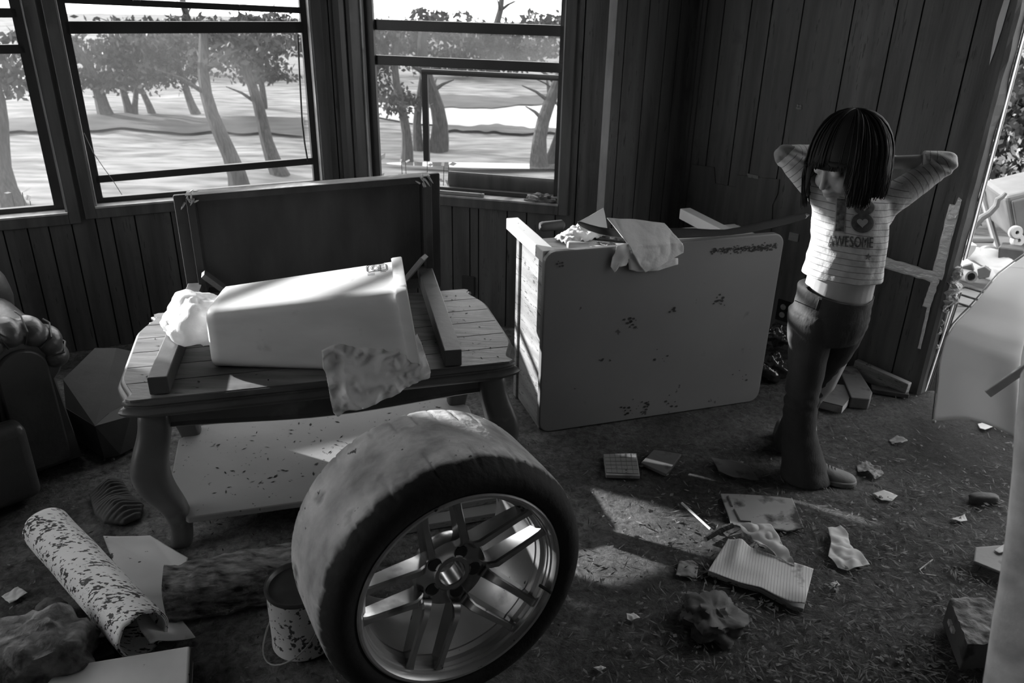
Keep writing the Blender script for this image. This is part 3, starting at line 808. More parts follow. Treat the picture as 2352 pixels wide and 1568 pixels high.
def cabriole(cu, cv, du, dv):
    mb = MB()
    dirv = (e1 * du + e2 * dv).normalized(); side = V((-dirv.y, dirv.x, 0))
    prof = [(0.498, 0.0, 0.043), (0.46, 0.002, 0.044), (0.425, 0.008, 0.045), (0.39, 0.022, 0.047), (0.35, 0.040, 0.050), (0.31, 0.050, 0.051), (0.27, 0.048, 0.049), (0.22, 0.032, 0.045), (0.17, 0.006, 0.039), (0.12, -0.014, 0.034), (0.07, -0.020, 0.031), (0.03, -0.012, 0.032), (0.0, -0.004, 0.035)]
    rr = []
    for z, o_, r in prof:
        c = TP(cu, cv, z) + dirv * o_
        ring = []
        for k in range(24):
            a = 2 * PI * k / 24; ca, sa = math.cos(a), math.sin(a)
            sq = (abs(ca) ** 4 + abs(sa) ** 4) ** -0.25
            f = 1.0
            if k % 6 == 3: f = 1.03
            ring.append(c + (e1 * ca + e2 * sa) * sq * r * f)
        rr.append(ring)
    mb.rings(rr)
    return mb.build('leg', M['table_dark'], tb, smooth=True, angle=60, sub=1)
for cu, cv, du, dv in ((0.085, 0.085, -1, -1), (TL - 0.085, 0.085, 1, -1), (TL - 0.085, TW - 0.085, 1, 1), (0.085, TW - 0.085, -1, 1)):
    cabriole(cu, cv, du, dv)
mb = MB(); s0 = 0.055
pl = [(0.125, s0), (TL - 0.125, s0), (TL - s0, 0.14), (TL - s0, TW - 0.14), (TL - 0.125, TW - s0), (0.125, TW - s0), (s0, TW - 0.14), (s0, 0.14)]
mb.prism([TP(u, v, 0.10) for u, v in pl], (0, 0, 0.022))
mb.build('lower_shelf', M['shelf'], tb, bevel=0.004)

# ---- narrow table tipped on its side on top of the coffee table
FT = Frame((-1.146, 2.693), 15.5)
tt = thing('tipped_table', FT.P(0.4337, 0.5500), 'dark narrow table tipped on its side behind the white bin, underside facing out', 'table')
mb = MB(); mb.prism([FT.P(-0.0292, 0.5044, 0.0), FT.P(0.8993, 0.5044, 0.0), FT.P(0.8993, 0.9499, 0.0), FT.P(-0.0292, 0.9089, 0.0)], FT.n * 0.022)
mb.build('tabletop', M['dark_wood'], tt, bevel=0.004)
mb = MB(); mb.prism([FT.P(0.0457, 0.5409, -0.004), FT.P(0.8217, 0.5409, -0.004), FT.P(0.8217, 0.9335, -0.004), FT.P(0.0457, 0.8988, -0.004)], FT.n * 0.004)
mb.build('underside_panel', M['dark_panel'], tt)
def frail(name, a, b, w, h, mm='dark_wood'):
    mb = MB(); mb.beam(a, b, w, h, up=-FT.n); return mb.build(name, M[mm], tt, bevel=0.002)
frail('apron_rail', FT.P(0.0274, 0.9102, -0.032), FT.P(0.8491, 0.9426, -0.032), 0.022, 0.060)
frail('apron_rail', FT.P(0.0320, 0.5592, -0.032), FT.P(0.8491, 0.5592, -0.032), 0.022, 0.060)
frail('apron_rail', FT.P(0.0320, 0.5409, -0.032), FT.P(0.0320, 0.9116, -0.032), 0.026, 0.060)
frail('apron_rail', FT.P(0.8445, 0.5409, -0.032), FT.P(0.8445, 0.9445, -0.032), 0.026, 0.060)
mb = MB(); mb.beam(FT.P(0.0183, 0.9216, -0.030), FT.P(0.8537, 0.9550, -0.030), 0.060, 0.0025)
mb.build('pale_edge', M['raw'], tt)  # pale strip along the top of the upper rail
def leg4(a, b, w0, w1, mm):
    mb = MB(); a, b = V(a), V(b); d = (b - a).normalized(); s = d.cross(V((0, 0, 1))).normalized(); z = V((0, 0, 1))
    q = lambda p, w, i, j: p + s * (w / 2 * i) + z * (w / 2 * j)
    mb.quadbox([q(a, w0, -1, -1), q(a, w0, 1, -1), q(b, w1, 1, -1), q(b, w1, -1, -1), q(a, w0, -1, 1), q(a, w0, 1, 1), q(b, w1, 1, 1), q(b, w1, -1, 1)])
    return mb.build('leg', M[mm], tt, bevel=0.003)
zl = 0.5515 + 0.027
leg4((-0.961, 1.920, zl), (-1.128, 2.655, zl), 0.052, 0.052, 'beam')
leg4((-0.1735, 2.132, zl), (-0.340, 2.885, zl), 0.052, 0.055, 'beam')
def brace(px, y):
    mb = MB(); a = PY(px[0], px[1], y); b = PY(px[2], px[3], y + 0.02); mb.beam(a, b, 0.018, 0.05, up=(0, -1, 0.3)); mb.build('corner_brace', M['beam'], tt, bevel=0.002)
brace((466, 628, 515, 664), 2.61); brace((975, 590, 925, 650), 2.757)
rg = random.Random(5)
for (px, py), k in (((432, 445), 7), ((975, 410), 6)):
    p0 = PN(px, py, FT.P(0, 0, -0.06), FT.n); mb = MB()
    for i in range(9):
        a = p0 + FT.d * rg.uniform(-0.02, 0.02) + V((0, 0, rg.uniform(-0.03, 0.015)))
        b = a - FT.n * rg.uniform(0.01, 0.035) + V((rg.uniform(-0.02, 0.02), 0, rg.uniform(-0.03, 0.035)))
        mb.tube([a, a.lerp(b, 0.6), b], [0.004, 0.003, 0.0006], 5)
    mb.build('splinters', M['raw'], tt)

# ---- white bin lying on its side
BZ = 0.5525
bc = {'LF': V((-0.8747, 2.0798, BZ)), 'LB': V((-0.8929, 2.3236, BZ)), 'RF': V((-0.2602, 2.0652, BZ)), 'RB': V((-0.3241, 2.3738, BZ)),
      'lF': V((-0.8747, 2.0862, 0.7281)), 'lB': V((-0.8902, 2.3145, 0.7308)), 'rF': V((-0.2967, 2.0743, 0.8130)), 'rB': V((-0.3515, 2.3647, 0.8103))}
def bring(k, grow=0.0, n=12, rr=0.16):
    c = [bc['LF'].lerp(bc['RF'], k), bc['LB'].lerp(bc['RB'], k), bc['lB'].lerp(bc['rB'], k), bc['lF'].lerp(bc['rF'], k)]
    m = sum(c, V((0, 0, 0))) / 4; c = [p + (p - m).normalized() * grow for p in c]; out = []
    for i in range(4):
        p, a, b = c[i], c[i - 1], c[(i + 1) % 4]
        r = 0.035
        s = p + (a - p).normalized() * r; e = p + (b - p).normalized() * r
        for j in range(7):
            t = j / 6; out.append(s * (1 - t) ** 2 + p * 2 * t * (1 - t) + e * t * t)
    return out
bn = thing('waste_bin', (-0.593, 2.21, BZ), 'tall white plastic waste bin lying on its side on the coffee table', 'bin')
mb = MB()
seq = [bring(0.0, -0.03), bring(0.0, -0.008), bring(0.012, 0.0)] + [bring(k, 0) for k in (0.05, 0.2, 0.4, 0.6, 0.8, 0.93)]
seq += [bring(0.99, -0.001), bring(0.99, -0.004), bring(0.5, -0.004), bring(0.03, -0.006)]
mb.rings(seq)
mb.build('bin_body', M['bin'], bn, smooth=True, angle=60)
mb = MB(); mb.rings([bring(0.945, 0.0005), bring(0.945, 0.012), bring(0.955, 0.014), bring(1.0, 0.014), bring(1.005, 0.011), bring(1.005, 0.0), bring(0.945, 0.0005)], cap=False)
mb.build('rim', M['bin'], bn, smooth=True, angle=40)
# moulded recycling panel near the rim
tn = (bc['rF'] - bc['lF']).cross(bc['lB'] - bc['lF']).normalized()
if tn.z < 0: tn = -tn
def topP(px, py): return PN(px, py, bc['lF'].lerp(bc['rF'], 0.5), tn) + tn * 0.0012
A_, B_, C_, D_ = topP(841, 611), topP(885, 605), topP(888, 620), topP(843, 626)
def bil(u, v): return A_.lerp(B_, u).lerp(D_.lerp(C_, u), v)
mb = MB()
def ring2(u0, v0, u1, v1, w, r=0.12):
    pts = []
    for cx, cy2, a0 in ((u1 - r, v0 + r * 2, -PI / 2), (u1 - r, v1 - r * 2, 0), (u0 + r, v1 - r * 2, PI / 2), (u0 + r, v0 + r * 2, PI)):
        for k in range(5):
            a = a0 + PI / 2 * k / 4; pts.append(bil(cx + r * math.cos(a), cy2 + r * 2 * math.sin(a)))
    mb.tube(pts + [pts[0]], w, 4)
ring2(0, 0, 1, 1, 0.0011); 
mb.tube([bil(0.66, 0.03), bil(0.66, 0.97)], 0.0009, 4)
for r in (0.14, 0.2):
    mb.tube([bil(0.42 + r * math.cos(a), 0.5 + r * 2 * math.sin(a)) for a in (2 * PI * k / 16 for k in range(17))], 0.0008, 4)
for i in range(5):
    mb.tube([bil(0.72, 0.2 + i * 0.15), bil(0.92, 0.2 + i * 0.15)], 0.0007, 4)
for i in range(4): mb.tube([bil(0.08, 0.3 + i * 0.14), bil(0.15, 0.3 + i * 0.14)], 0.0007, 4)
for i in range(3): mb.tube([bil(0.02, 1.25 + i * 0.12), bil(0.38, 1.25 + i * 0.12)], 0.0006, 4)
mb.tube([bil(0.68, 1.2), bil(0.95, 1.2)], 0.0008, 4)
mb.build('recycling_mark', M['print'], bn)

# ---- plastic bags on the table
def crumple(c, r, amp, sc, seed, lump=0.35, M3=None):
    mb = MB(); mb.ball((0, 0, 0), (1, 1, 1), seg=48, rng=30)
    def fn(p):
        q = V((p.x, p.y, p.z)); k = 1 + lump * nz(q, 1.3, seed) + amp * nz(q, sc, seed + 3) + amp * 0.7 * abs(nz(q, sc * 2.1, seed + 9))
        q = V((q.x * r[0] * k, q.y * r[1] * k, q.z * r[2] * k))
        if M3: q = M3 @ q
        return V(c) + q
    return mb.warp(fn)
mb = crumple((-0.958, 2.246, 0.637), (0.105, 0.11, 0.078), 0.10, 4.2, 4, 0.30)
mb.warp(lambda p: V((p.x, p.y, max(p.z, 0.552 + (0.056 if p.y < 2.40 and p.x < -0.93 else 0)))))
tag(mb.build('plastic_bag', M['bag'], smooth=True, angle=0), 'crumpled white plastic bag puffing out past the base of the bin', 'plastic bag')

def sheet(name, pts, m, amp=0.01, sc=12.0, cuts=4, thick=0.0012, parent=None, up=None, smooth=True, seed=0.0, fn=None):
    mb = MB(); mb.poly(pts, cuts)
    n = up or V((0, 0, 1))
    def w(p):
        q = p + V(n) * (amp * (nz(p, sc, seed) + 0.5 * abs(nz(p, sc * 2.3, seed + 5)) + 0.3 * nz(p, sc * 4.7, seed + 8)))
        return fn(q) if fn else q
    mb.warp(w)
    return mb.build(name, m, parent, smooth=smooth, angle=0, solid=thick)
# bag spilling over the front edge
tf = TP(0, -0.008, 0.0); FF = Frame((tf.x, tf.y), 16)
def front(px, py, dep=-0.02): return PN(px, py, FF.P(0, 0, dep), FF.n)
ol = [(742, 828), (768, 818), (800, 811), (845, 806), (885, 802), (912, 802), (928, 812), (934, 824), (950, 805), (966, 786), (973, 800), (980, 830), (988, 852), (985, 860), (965, 858), (945, 862), (930, 880), (900, 896), (865, 907), (830, 914), (800, 922), (772, 933), (763, 928), (757, 905), (755, 872), (744, 856)]
mb = MB(); mb.poly([front(x, y) for x, y in ol], 5)
def bagfn(p):
    q = p.copy(); k = (p.z - 0.55)
    if k > 0: q = q + FF.n * min(k * 1.0, 0.10) * 0.9
    else: q = q + FF.n * k * 0.75
    w_ = V((p.x * 0.55 + p.z * 0.6, p.y, p.z * 1.3 - p.x * 0.5))
    q = q - FF.n * (0.022 * nz(p, 9, 2) + 0.012 * (1 - abs(nz(w_, 17, 4)) * 2) + 0.006 * (1 - 2 * abs(nz(w_, 41, 1))) + 0.010)
    return q
mb.warp(bagfn)
tag(mb.build('plastic_bag', M['bag'], smooth=True, angle=0, solid=0.002), 'thin white plastic bag hanging over the front edge of the coffee table', 'plastic bag')

# ---- pale desk lying on its side
FK = Frame(PF(1237, 995), 18.0)
dk = thing('desk', FK.P(0.49, 0, 0.15), 'pale desk lying on its side with its rounded top facing the room', 'desk')
mb = MB(); LK, HK, r = 0.985, 0.735, 0.045
pl = []
for cx, cz, a0 in ((LK - r, r, -PI / 2), (LK - r, HK - r, 0), (r, HK - r, PI / 2), (r, r, PI)):
    for k in range(7):
        a = a0 + PI / 2 * k / 6; pl.append(FK.P(cx + r * math.cos(a), cz + r * math.sin(a), 0))
mb.prism(pl, FK.n * 0.03)
mb.build('desktop', M['desk_top'], dk, bevel=0.005, seg=3)
mb = MB(); FK.box(mb, 0.012, 0.032, 0.0, 0.685, 0.031, 0.30)
mb.build('side_panel', M['desk_side'], dk, bevel=0.002)
mb = MB(); FK.box(mb, 0.955, 0.972, 0.0, 0.685, 0.031, 0.30)
mb.build('side_panel', M['desk_side'], dk, bevel=0.002)
mb = MB(); FK.box(mb, 0.002, 0.044, 0.0, 0.69, 0.301, 0.335)
mb.build('side_post', M['desk_side'], dk, bevel=0.003)
mb = MB()
for k in range(5): FK.box(mb, 0.045, 0.955, 0.672, 0.690, 0.034 + k * 0.054, 0.034 + k * 0.054 + 0.052)
mb.build('upper_panel', M['desk_edge'], dk, bevel=0.001)
mb = MB(); mb.beam(FK.P(0.027, 0.708, 0.031), FK.P(0.020, 0.716, 0.45), 0.050, 0.045)
mb.build('leg', M['desk_edge'], dk, bevel=0.003)
mb = MB(); mb.beam(FK.P(0.80, 0.708, 0.031), FK.P(0.78, 0.716, 0.42), 0.050, 0.045)
mb.build('leg', M['desk_edge'], dk, bevel=0.003)

# things lying on the upturned desk
ZK = 0.692
def on(px, py, z=ZK): return PF(px, py, z)
mb = MB()
lo = [(1322, 516), (1350, 533), (1400, 548), (1450, 551), (1520, 551), (1600, 549), (1680, 544), (1740, 535), (1800, 522), (1866, 504)]
up = [(1325, 506), (1352, 517), (1400, 528), (1450, 526), (1520, 525), (1600, 524), (1664, 533), (1730, 514), (1800, 500), (1866, 484)]
y0 = 2.86
A_ = [PY(x, y, lerp(2.78, 2.90, i / 9)) for i, (x, y) in enumerate(lo)]; B_ = [PY(x, y, lerp(2.80, 2.92, i / 9)) for i, (x, y) in enumerate(up)]
tk = V((0.0, 0.012, 0.004))
mb.rings([[a, b, b + tk, a + tk] for a, b in zip(A_, B_)])
tag(mb.build('rubber_strip', M['rubber'], smooth=True, angle=30, sub=1), 'long curved black strip sagging across the top of the upturned desk', 'strip')
YF = Frame(FK.P(0, 0, -0.008), 18.0)
def fk(px, py, dep=0.0): return PN(px, py, YF.P(0, 0, dep), YF.n)
dc = [(1418, 516), (1480, 517), (1542, 522), (1548, 545), (1566, 562), (1566, 578), (1530, 596), (1500, 612), (1478, 622), (1466, 608), (1450, 580), (1436, 550)]
mb = MB(); mb.poly([fk(x, y) for x, y in dc], 5)
def drape(p):
    k = p.z - 0.738
    q = p - YF.n * (0.012 + 0.010 * nz(p, 9, 6) + 0.006 * abs(nz(p, 22, 2)))
    if k > 0: q = q + YF.n * k * 1.2
    return q
mb.warp(drape)
tag(mb.build('cloth', M['cloth'], smooth=True, angle=0, solid=0.004), 'folded pale cloth draped over the upper edge of the desk', 'cloth')
mb = MB(); mb.poly([fk(x, y) for x, y in ((1448, 575), (1462, 600), (1490, 622), (1530, 610), (1556, 592), (1556, 606), (1510, 620), (1462, 623), (1444, 618), (1440, 590))], 4)
mb.warp(lambda p: p - YF.n * (0.004 + 0.004 * nz(p, 20)))
tag(mb.build('cloth', M['cloth'], smooth=True, angle=0, solid=0.003), 'second layer of pale cloth peeping out beneath the folded one on the desk', 'cloth')
mb = MB(); mb.poly([fk(x, y) for x, y in ((1415, 563), (1440, 556), (1447, 570), (1444, 595), (1436, 608), (1420, 600), (1414, 612), (1410, 624), (1402, 612), (1406, 590), (1412, 580))], 4)
mb.warp(lambda p: p - YF.n * (0.006 + 0.010 * nz(p, 24, 3)))
tag(mb.build('torn_paper', M['paper'], smooth=True, angle=0, solid=0.0012), 'torn stained scrap hanging left of the cloth on the desk front', 'paper')
def pile(name, label, cat, ol, h, m, amp, sc, seed, z=ZK, group=None):
    pts = [on(x, y, z) for x, y in ol]; c = sum(pts, V((0, 0, 0))) / len(pts)
    R_ = max((p - c).length for p in pts)
    mb = MB(); mb.poly(pts, 4)
    def fn(p):
        e = 1e9
        for i in range(len(pts)):
            a, b = pts[i], pts[(i + 1) % len(pts)]; t = max(0, min(1, (p - a).dot(b - a) / max(1e-9, (b - a).length_squared))); e = min(e, (p - a.lerp(b, t)).length)
        return p + V((0, 0, h * math.sqrt(max(0, min(1, e / (R_ * 0.35)))) * (0.65 + 0.8 * nz(p, sc, seed)) + amp * abs(nz(p, sc * 2.6, seed)) + 0.001))
    mb.warp(fn)
    return tag(mb.build(name, M[m], smooth=True, angle=0, solid=0.0015), label, cat, group)
pile('crumpled_paper', 'crumpled white paper heap on the upper left of the desk', 'paper', ((1270, 552), (1300, 535), (1330, 522), (1370, 528), (1392, 545), (1350, 556), (1300, 562)), 0.03, 'paper', 0.02, 22, 1)
mb = MB(); mb.poly([PY(x, y, 2.93) for x, y in ((1325, 512), (1350, 500), (1383, 481), (1388, 505), (1394, 530), (1360, 533), (1335, 530))], 4)
mb.warp(lambda p: p + V((0.3, 1, 0)) * (0.04 * (p.z - 0.70) * 4 + 0.02 * nz(p, 12, 2)))
tag(mb.build('crumpled_paper', M['paper'], smooth=True, angle=0, solid=0.0015), 'upright peaked white paper behind the black strip on the desk', 'paper')
mb = MB(); a, b = on(1240, 520, ZK + 0.022), on(1296, 516, ZK + 0.022); mb.tube([a, a.lerp(b, .1), b.lerp(a, .1), b], [0.014, 0.019, 0.020, 0.012], 12)
mb.warp(lambda p: p + V((0, 0, 1)) * 0.004 * nz(p, 60))
tag(mb.build('rolled_paper', M['card'], smooth=True), 'grey rolled paper lying at the back of the desk by the wall', 'paper')
mb = MB(); a, b = on(1302, 562, ZK + 0.015), on(1352, 566, ZK + 0.015); mb.tube([a, a.lerp(b, .1), b.lerp(a, .1), b], [0.010, 0.016, 0.016, 0.012], 12)
tag(mb.build('rolled_paper', M['paper'], smooth=True), 'pale rolled paper lying near the front edge of the desk', 'paper')
for ol, lab in ((((1355, 545), (1400, 543), (1460, 552), (1470, 558), (1420, 556), (1370, 551)), 'dark curled leaf under the black strip on the desk'), (((1370, 558), (1410, 560), (1425, 570), (1395, 568)), 'dark dried leaf at the front edge of the desk')):
    pile('dry_leaf', lab, 'leaf', ol, 0.012, 'dark_plastic', 0.006, 30, 5)

# ---- armchair with rolled arm at the left
sf = thing('armchair', (-1.85, 2.35, 0), 'dark leather recliner armchair with a rolled arm at the left edge', 'armchair')
mb = MB()
ux = V((1, 0, 0))
ang = rad(47); ax = V((math.cos(ang), math.sin(ang), 0)); ay = V((-ax.y, ax.x, 0))
SO = PF(112, 1086)            # foot of the arm front, its middle
def SP(u, v, z): return SO + ax * u + ay * v + V((0, 0, z))
mb = MB(); n = 22
def armring(v, r0, z0, w):
    out = []
    for k in range(n):
        a = -0.25 * PI + 1.5 * PI * k / (n - 1); out.append(SP(r0 * 1.15 * math.cos(a), v, z0 + r0 * math.sin(a)))
    return [SP(w, v, 0.02)] + out + [SP(-w, v, 0.02)]
mb.rings([armring(0.0, 0.105, 0.415, 0.115), armring(0.02, 0.118, 0.415, 0.12), armring(0.35, 0.12, 0.42, 0.12), armring(0.85, 0.12, 0.43, 0.12)])
mb.build('arm', M['leather'], sf, smooth=True, angle=45)
mb = MB()
for j in range(9):
    a = -0.1 * PI + 1.25 * PI * j / 8
    p = SP(0.135 * math.cos(a), -0.005, 0.42 + 0.118 * math.sin(a)); q = SP(0.10 * math.cos(a), -0.035, 0.42 + 0.085 * math.sin(a)); b2 = SP(0.125 * math.cos(a), 0.25, 0.425 + 0.125 * math.sin(a))
# tufted roll front: puffy lobes between seams
for j in range(7):
    a = -0.05 * PI + 1.12 * PI * j / 6
    c = SP(0.112 * math.cos(a), 0.055, 0.425 + 0.098 * math.sin(a))
    mb.ball(c, (0.052, 0.085, 0.046), Matrix.Rotation(ang, 3, 'Z') @ Matrix.Rotation(-a, 3, 'Y') , 14, 10)
r_ = fuse(mb, 0.008, 3); r_.build('arm_roll', M['leather'], sf, smooth=True, angle=0)
mb = MB(); pl = [SP(0.078 * math.cos(a), -0.012, 0.40 + 0.075 * math.sin(a)) for a in (PI * k / 12 for k in range(13))]
mb.prism([SP(0.082, -0.012, 0.03)] + pl + [SP(-0.082, -0.012, 0.03)], ay * 0.03)
mb.build('arm_facing', M['leather'], sf, smooth=True, bevel=0.008)
mb = MB(); mb.box(SP(-0.46, 0.22, 0.30), (0.66, 0.62, 0.17), ang); mb.build('seat_cushion', M['leather'], sf, bevel=0.05, seg=4, smooth=True)
mb = MB(); mb.box(SP(-0.40, -0.10, 0.145), (0.68, 0.10, 0.27), ang); mb.build('footrest', M['leather'], sf, bevel=0.03, seg=4, smooth=True)
mb = MB(); mb.box(SP(-0.46, 0.35, 0.12), (0.70, 0.85, 0.2), ang); mb.build('base', M['leather'], sf, bevel=0.02)
mb = MB(); mb.box(SP(-0.50, 0.62, 0.52), (0.70, 0.24, 0.62), 0, Matrix.Rotation(ang, 3, 'Z') @ Matrix.Rotation(rad(-14), 3, 'X')); mb.build('backrest', M['leather'], sf, bevel=0.08, seg=5, smooth=True)
mb = MB(); 
for j in range(6):
    a = 0.02 * PI + 0.96 * PI * j / 5
    mb.tube([SP(0.082 * math.cos(a), -0.016, 0.425 + 0.070 * math.sin(a)), SP(0.130 * math.cos(a), -0.022, 0.425 + 0.115 * math.sin(a)), SP(0.16 * math.cos(a), 0.05, 0.43 + 0.145 * math.sin(a)), SP(0.155 * math.cos(a), 0.10, 0.43 + 0.145 * math.sin(a))], 0.003, 6)
mb.build('tufting_seam', M['dark_plastic'], sf, smooth=True)

# ---- tilted grey box between armchair and table
bx = thing('box', PF(222, 1052), 'grey muddy box tipped forward between the armchair and the coffee table', 'box')
zt = 0.27
P4 = [PF(151, 936, 0.155), PF(218, 977, 0.135), PF(249, 948, 0.15), PY(246, 799, 2.80), PY(218, 799, 2.80), PY(145, 871, 2.66)]
mb = MB()
f1 = [PF(218, 977, .14), PF(249, 948, .15), PF(268, 799, .28), PF(218, 799, .28), PF(145, 871, .22), PF(151, 936, .15)]
mb.prism(f1, V((0.10, 0.16, -0.115)))
mb.build('box_wall', M['card'], bx)
mb = MB(); mb.prism([PF(218, 978, .14), PF(240, 1052, 0.012), PF(276, 1044, 0.012), PF(300, 955, .13), PF(249, 949, .148)], V((0.05, 0.10, 0.0)))
mb.build('box_flap', M['card'], bx)
mb = MB(); mb.prism([PF(151, 937, .15), PF(160, 1000, 0.012), PF(240, 1052, 0.010), PF(218, 979, .138)], V((0.04, 0.09, 0)))
mb.build('box_flap', M['card'], bx)

mb = MB(); mb.ball(PY(-75, 690, 2.72), (0.15, 0.13, 0.20), seg=24, rng=16); mb.warp(lambda q: q + V((0.01, 0, 0.01)) * nz(q, 14)); mb.build('back_cushion', M['leather'], sf, smooth=True)
# ------------------------------------------------------------------ wheel
def tire_mat():
    m = mat('mud dusted tire rubber', 0.22, 0.62, 9, rough=0.8, bump=0.25, bscale=30, mud=0.30, mudv=0.16, mudscale=9, specks=0.06, speckv=0.06, speckscale=40)
    nt = m.node_tree; N = nt.nodes; L = nt.links; b = N['Principled BSDF']
    at = N.new('ShaderNodeAttribute'); at.attribute_name = 'clean'
    src = b.inputs['Base Color'].links[0].from_socket
    n = N.new('ShaderNodeTexNoise'); n.inputs['Scale'].default_value = 22; n.inputs['Detail'].default_value = 6
    tc = N.new('ShaderNodeTexCoord'); L.new(tc.outputs['Object'], n.inputs['Vector'])
    ad = N.new('ShaderNodeMath'); ad.operation = 'MULTIPLY_ADD'; L.new(n.outputs[0], ad.inputs[0]); ad.inputs[1].default_value = 0.9; L.new(at.outputs['Fac'], ad.inputs[2])
    mr = N.new('ShaderNodeMapRange'); L.new(ad.outputs[0], mr.inputs[0]); mr.inputs[1].default_value = 0.75; mr.inputs[2].default_value = 1.15
    mx = N.new('ShaderNodeMix'); mx.data_type = 'FLOAT'; L.new(mr.outputs[0], mx.inputs[0]); L.new(src, mx.inputs[2]); mx.inputs[3].default_value = 0.022
    L.new(mx.outputs[0], b.inputs['Base Color'])
    return m
M['tire'] = tire_mat()
M['alloy'] = mat('dirty polished alloy', 0.42, 0.68, 5, rough=0.24, metal=0.95, bump=0.03, bscale=12, mud=0.35, mudv=0.22, mudscale=10, specks=0.04, speckv=0.05, speckscale=30)
M['barrel'] = mat('dusty wheel barrel', 0.40, 0.60, 4, rough=0.38, metal=0.6, bump=0.04, mud=0.3, mudv=0.25, mudscale=8, specks=0.1, speckv=0.06, speckscale=30)
WC = V((-0.10, 1.428, 0.329))
_a = rad(-61.9); _b = rad(1.5)
wn = V((math.cos(_b) * math.cos(_a), math.cos(_b) * math.sin(_a), math.sin(_b)))
wx = V((0, 0, 1)).cross(wn).normalized(); wy = wn.cross(wx)
WM = Matrix(((wx.x, wy.x, wn.x, WC.x), (wx.y, wy.y, wn.y, WC.y), (wx.z, wy.z, wn.z, WC.z), (0, 0, 0, 1)))
wh = thing('wheel', (WC.x, WC.y, 0), 'wide muddy car tire on a spoked alloy rim standing upright in the foreground', 'wheel')
prof = [(0.244, -0.012), (0.252, 0.002), (0.262, 0.010), (0.276, 0.014), (0.290, 0.013), (0.303, 0.007), (0.313, -0.003), (0.320, -0.014), (0.325, -0.026), (0.328, -0.040), (0.329, -0.060), (0.3295, -0.064), (0.330, -0.100), (0.330, -0.150), (0.330, -0.200), (0.330, -0.238), (0.3295, -0.242), (0.328, -0.262), (0.325, -0.276), (0.320, -0.288), (0.313, -0.299), (0.303, -0.309), (0.29, -0.315), (0.276, -0.316), (0.262, -0.312), (0.252, -0.304), (0.244, -0.29), (0.236, -0.27), (0.236, -0.03)]
mb = MB(); n = 320; rr = []
for k in range(n):
    ring = []
    for j, (r, h) in enumerate(prof):
        a = 2 * PI * k / n + (0.16 * (h + 0.03) if h < -0.02 else 0)
        d = 0
        front = -0.075 < h < -0.006; back = -0.30 < h < -0.235
        if (front and k % 8 == 0) or (back and k % 8 == 4): d = 0.0042 * (1.0 if k % 16 else 0.6)
        if 9 < j < 17 and j in (11, 16): d = max(d, 0.0012)
        ring.append(WM @ V(((r - d) * math.cos(a), (r - d) * math.sin(a), h)))
    rr.append(ring)
mb.rings(rr, cap=False, loop=True)
to = mb.build('tire', M['tire'], wh, smooth=True, angle=0)
WI = WM.inverted(); at = to.data.attributes.new('clean', 'FLOAT', 'POINT')
lo_ = V((WC.x, WC.y, 0))
for i, v in enumerate(to.data.vertices):
    q = WI @ (v.co + lo_); r = math.hypot(q.x, q.y)
    at.data[i].value = max(sst(-0.060, -0.004, q.z), 1 - sst(0.27, 0.31, r)) 
rim = [(0.241, -0.014), (0.247, -0.004), (0.252, 0.001), (0.253, 0.006), (0.249, 0.009), (0.243, 0.008), (0.239, 0.002), (0.2375, -0.006), (0.2345, -0.008), (0.2335, -0.016), (0.231, -0.018), (0.229, -0.028), (0.221, -0.034), (0.219, -0.050), (0.2165, -0.052), (0.2155, -0.095), (0.208, -0.12), (0.207, -0.215), (0.216, -0.24), (0.219, -0.268), (0.230, -0.275), (0.233, -0.29), (0.247, -0.296), (0.252, -0.303), (0.249, -0.308), (0.238, -0.300), (0.236, -0.285), (0.226, -0.26), (0.214, -0.21), (0.214, -0.13), (0.224, -0.09), (0.228, -0.05), (0.236, -0.035)]
mb = MB(); mb.lathe(rim, WM, 120, closed=True)
ro = mb.build('rim', M['barrel'], wh, smooth=True, angle=30)
def wp(a, r, h, off=0.0):
    return WM @ V((r * math.cos(a) - off * math.sin(a), r * math.sin(a) + off * math.cos(a), h))
for k in range(5):
    for s in (-1, 1):
        a = rad(101 + 72 * k); mb = MB(); rings_ = []
        for t, w, h, dp, of in ((0.079, 0.034, -0.064, 0.03, 0.039), (0.083, 0.030, -0.054, 0.036, 0.040), (0.090, 0.025, -0.044, 0.046, 0.041), (0.105, 0.0225, -0.033, 0.050, 0.0425), (0.15, 0.020, -0.026, 0.046, 0.042), (0.20, 0.019, -0.018, 0.040, 0.041), (0.222, 0.021, -0.014, 0.036, 0.040), (0.2335, 0.026, -0.013, 0.034, 0.040)):
            o_ = of * s
            rr0 = math.sqrt(max(t * t - o_ * o_, 1e-6))
            c = lambda dw, dh: wp(a, rr0, h + dh, o_ + dw)
            rings_.append([c(-w / 2, -dp), c(w / 2, -dp), c(w / 2, -0.005), c(w / 2 - 0.0035, 0), c(-w / 2 + 0.0035, 0), c(-w / 2, -0.005)])
        mb.rings(rings_)
        mb.build('spoke', M['alloy'], wh, smooth=True, angle=28)
mb = MB()
hub = [(0.032, -0.066), (0.034, -0.063), (0.044, -0.062), (0.047, -0.064), (0.070, -0.066), (0.088, -0.069), (0.092, -0.080), (0.088, -0.11), (0.074, -0.125), (0.040, -0.125), (0.037, -0.12), (0.032, -0.115)]
mb.lathe(hub, WM, 60, closed=True); ho = mb.build('hub', M['alloy'], wh, smooth=True, angle=30)
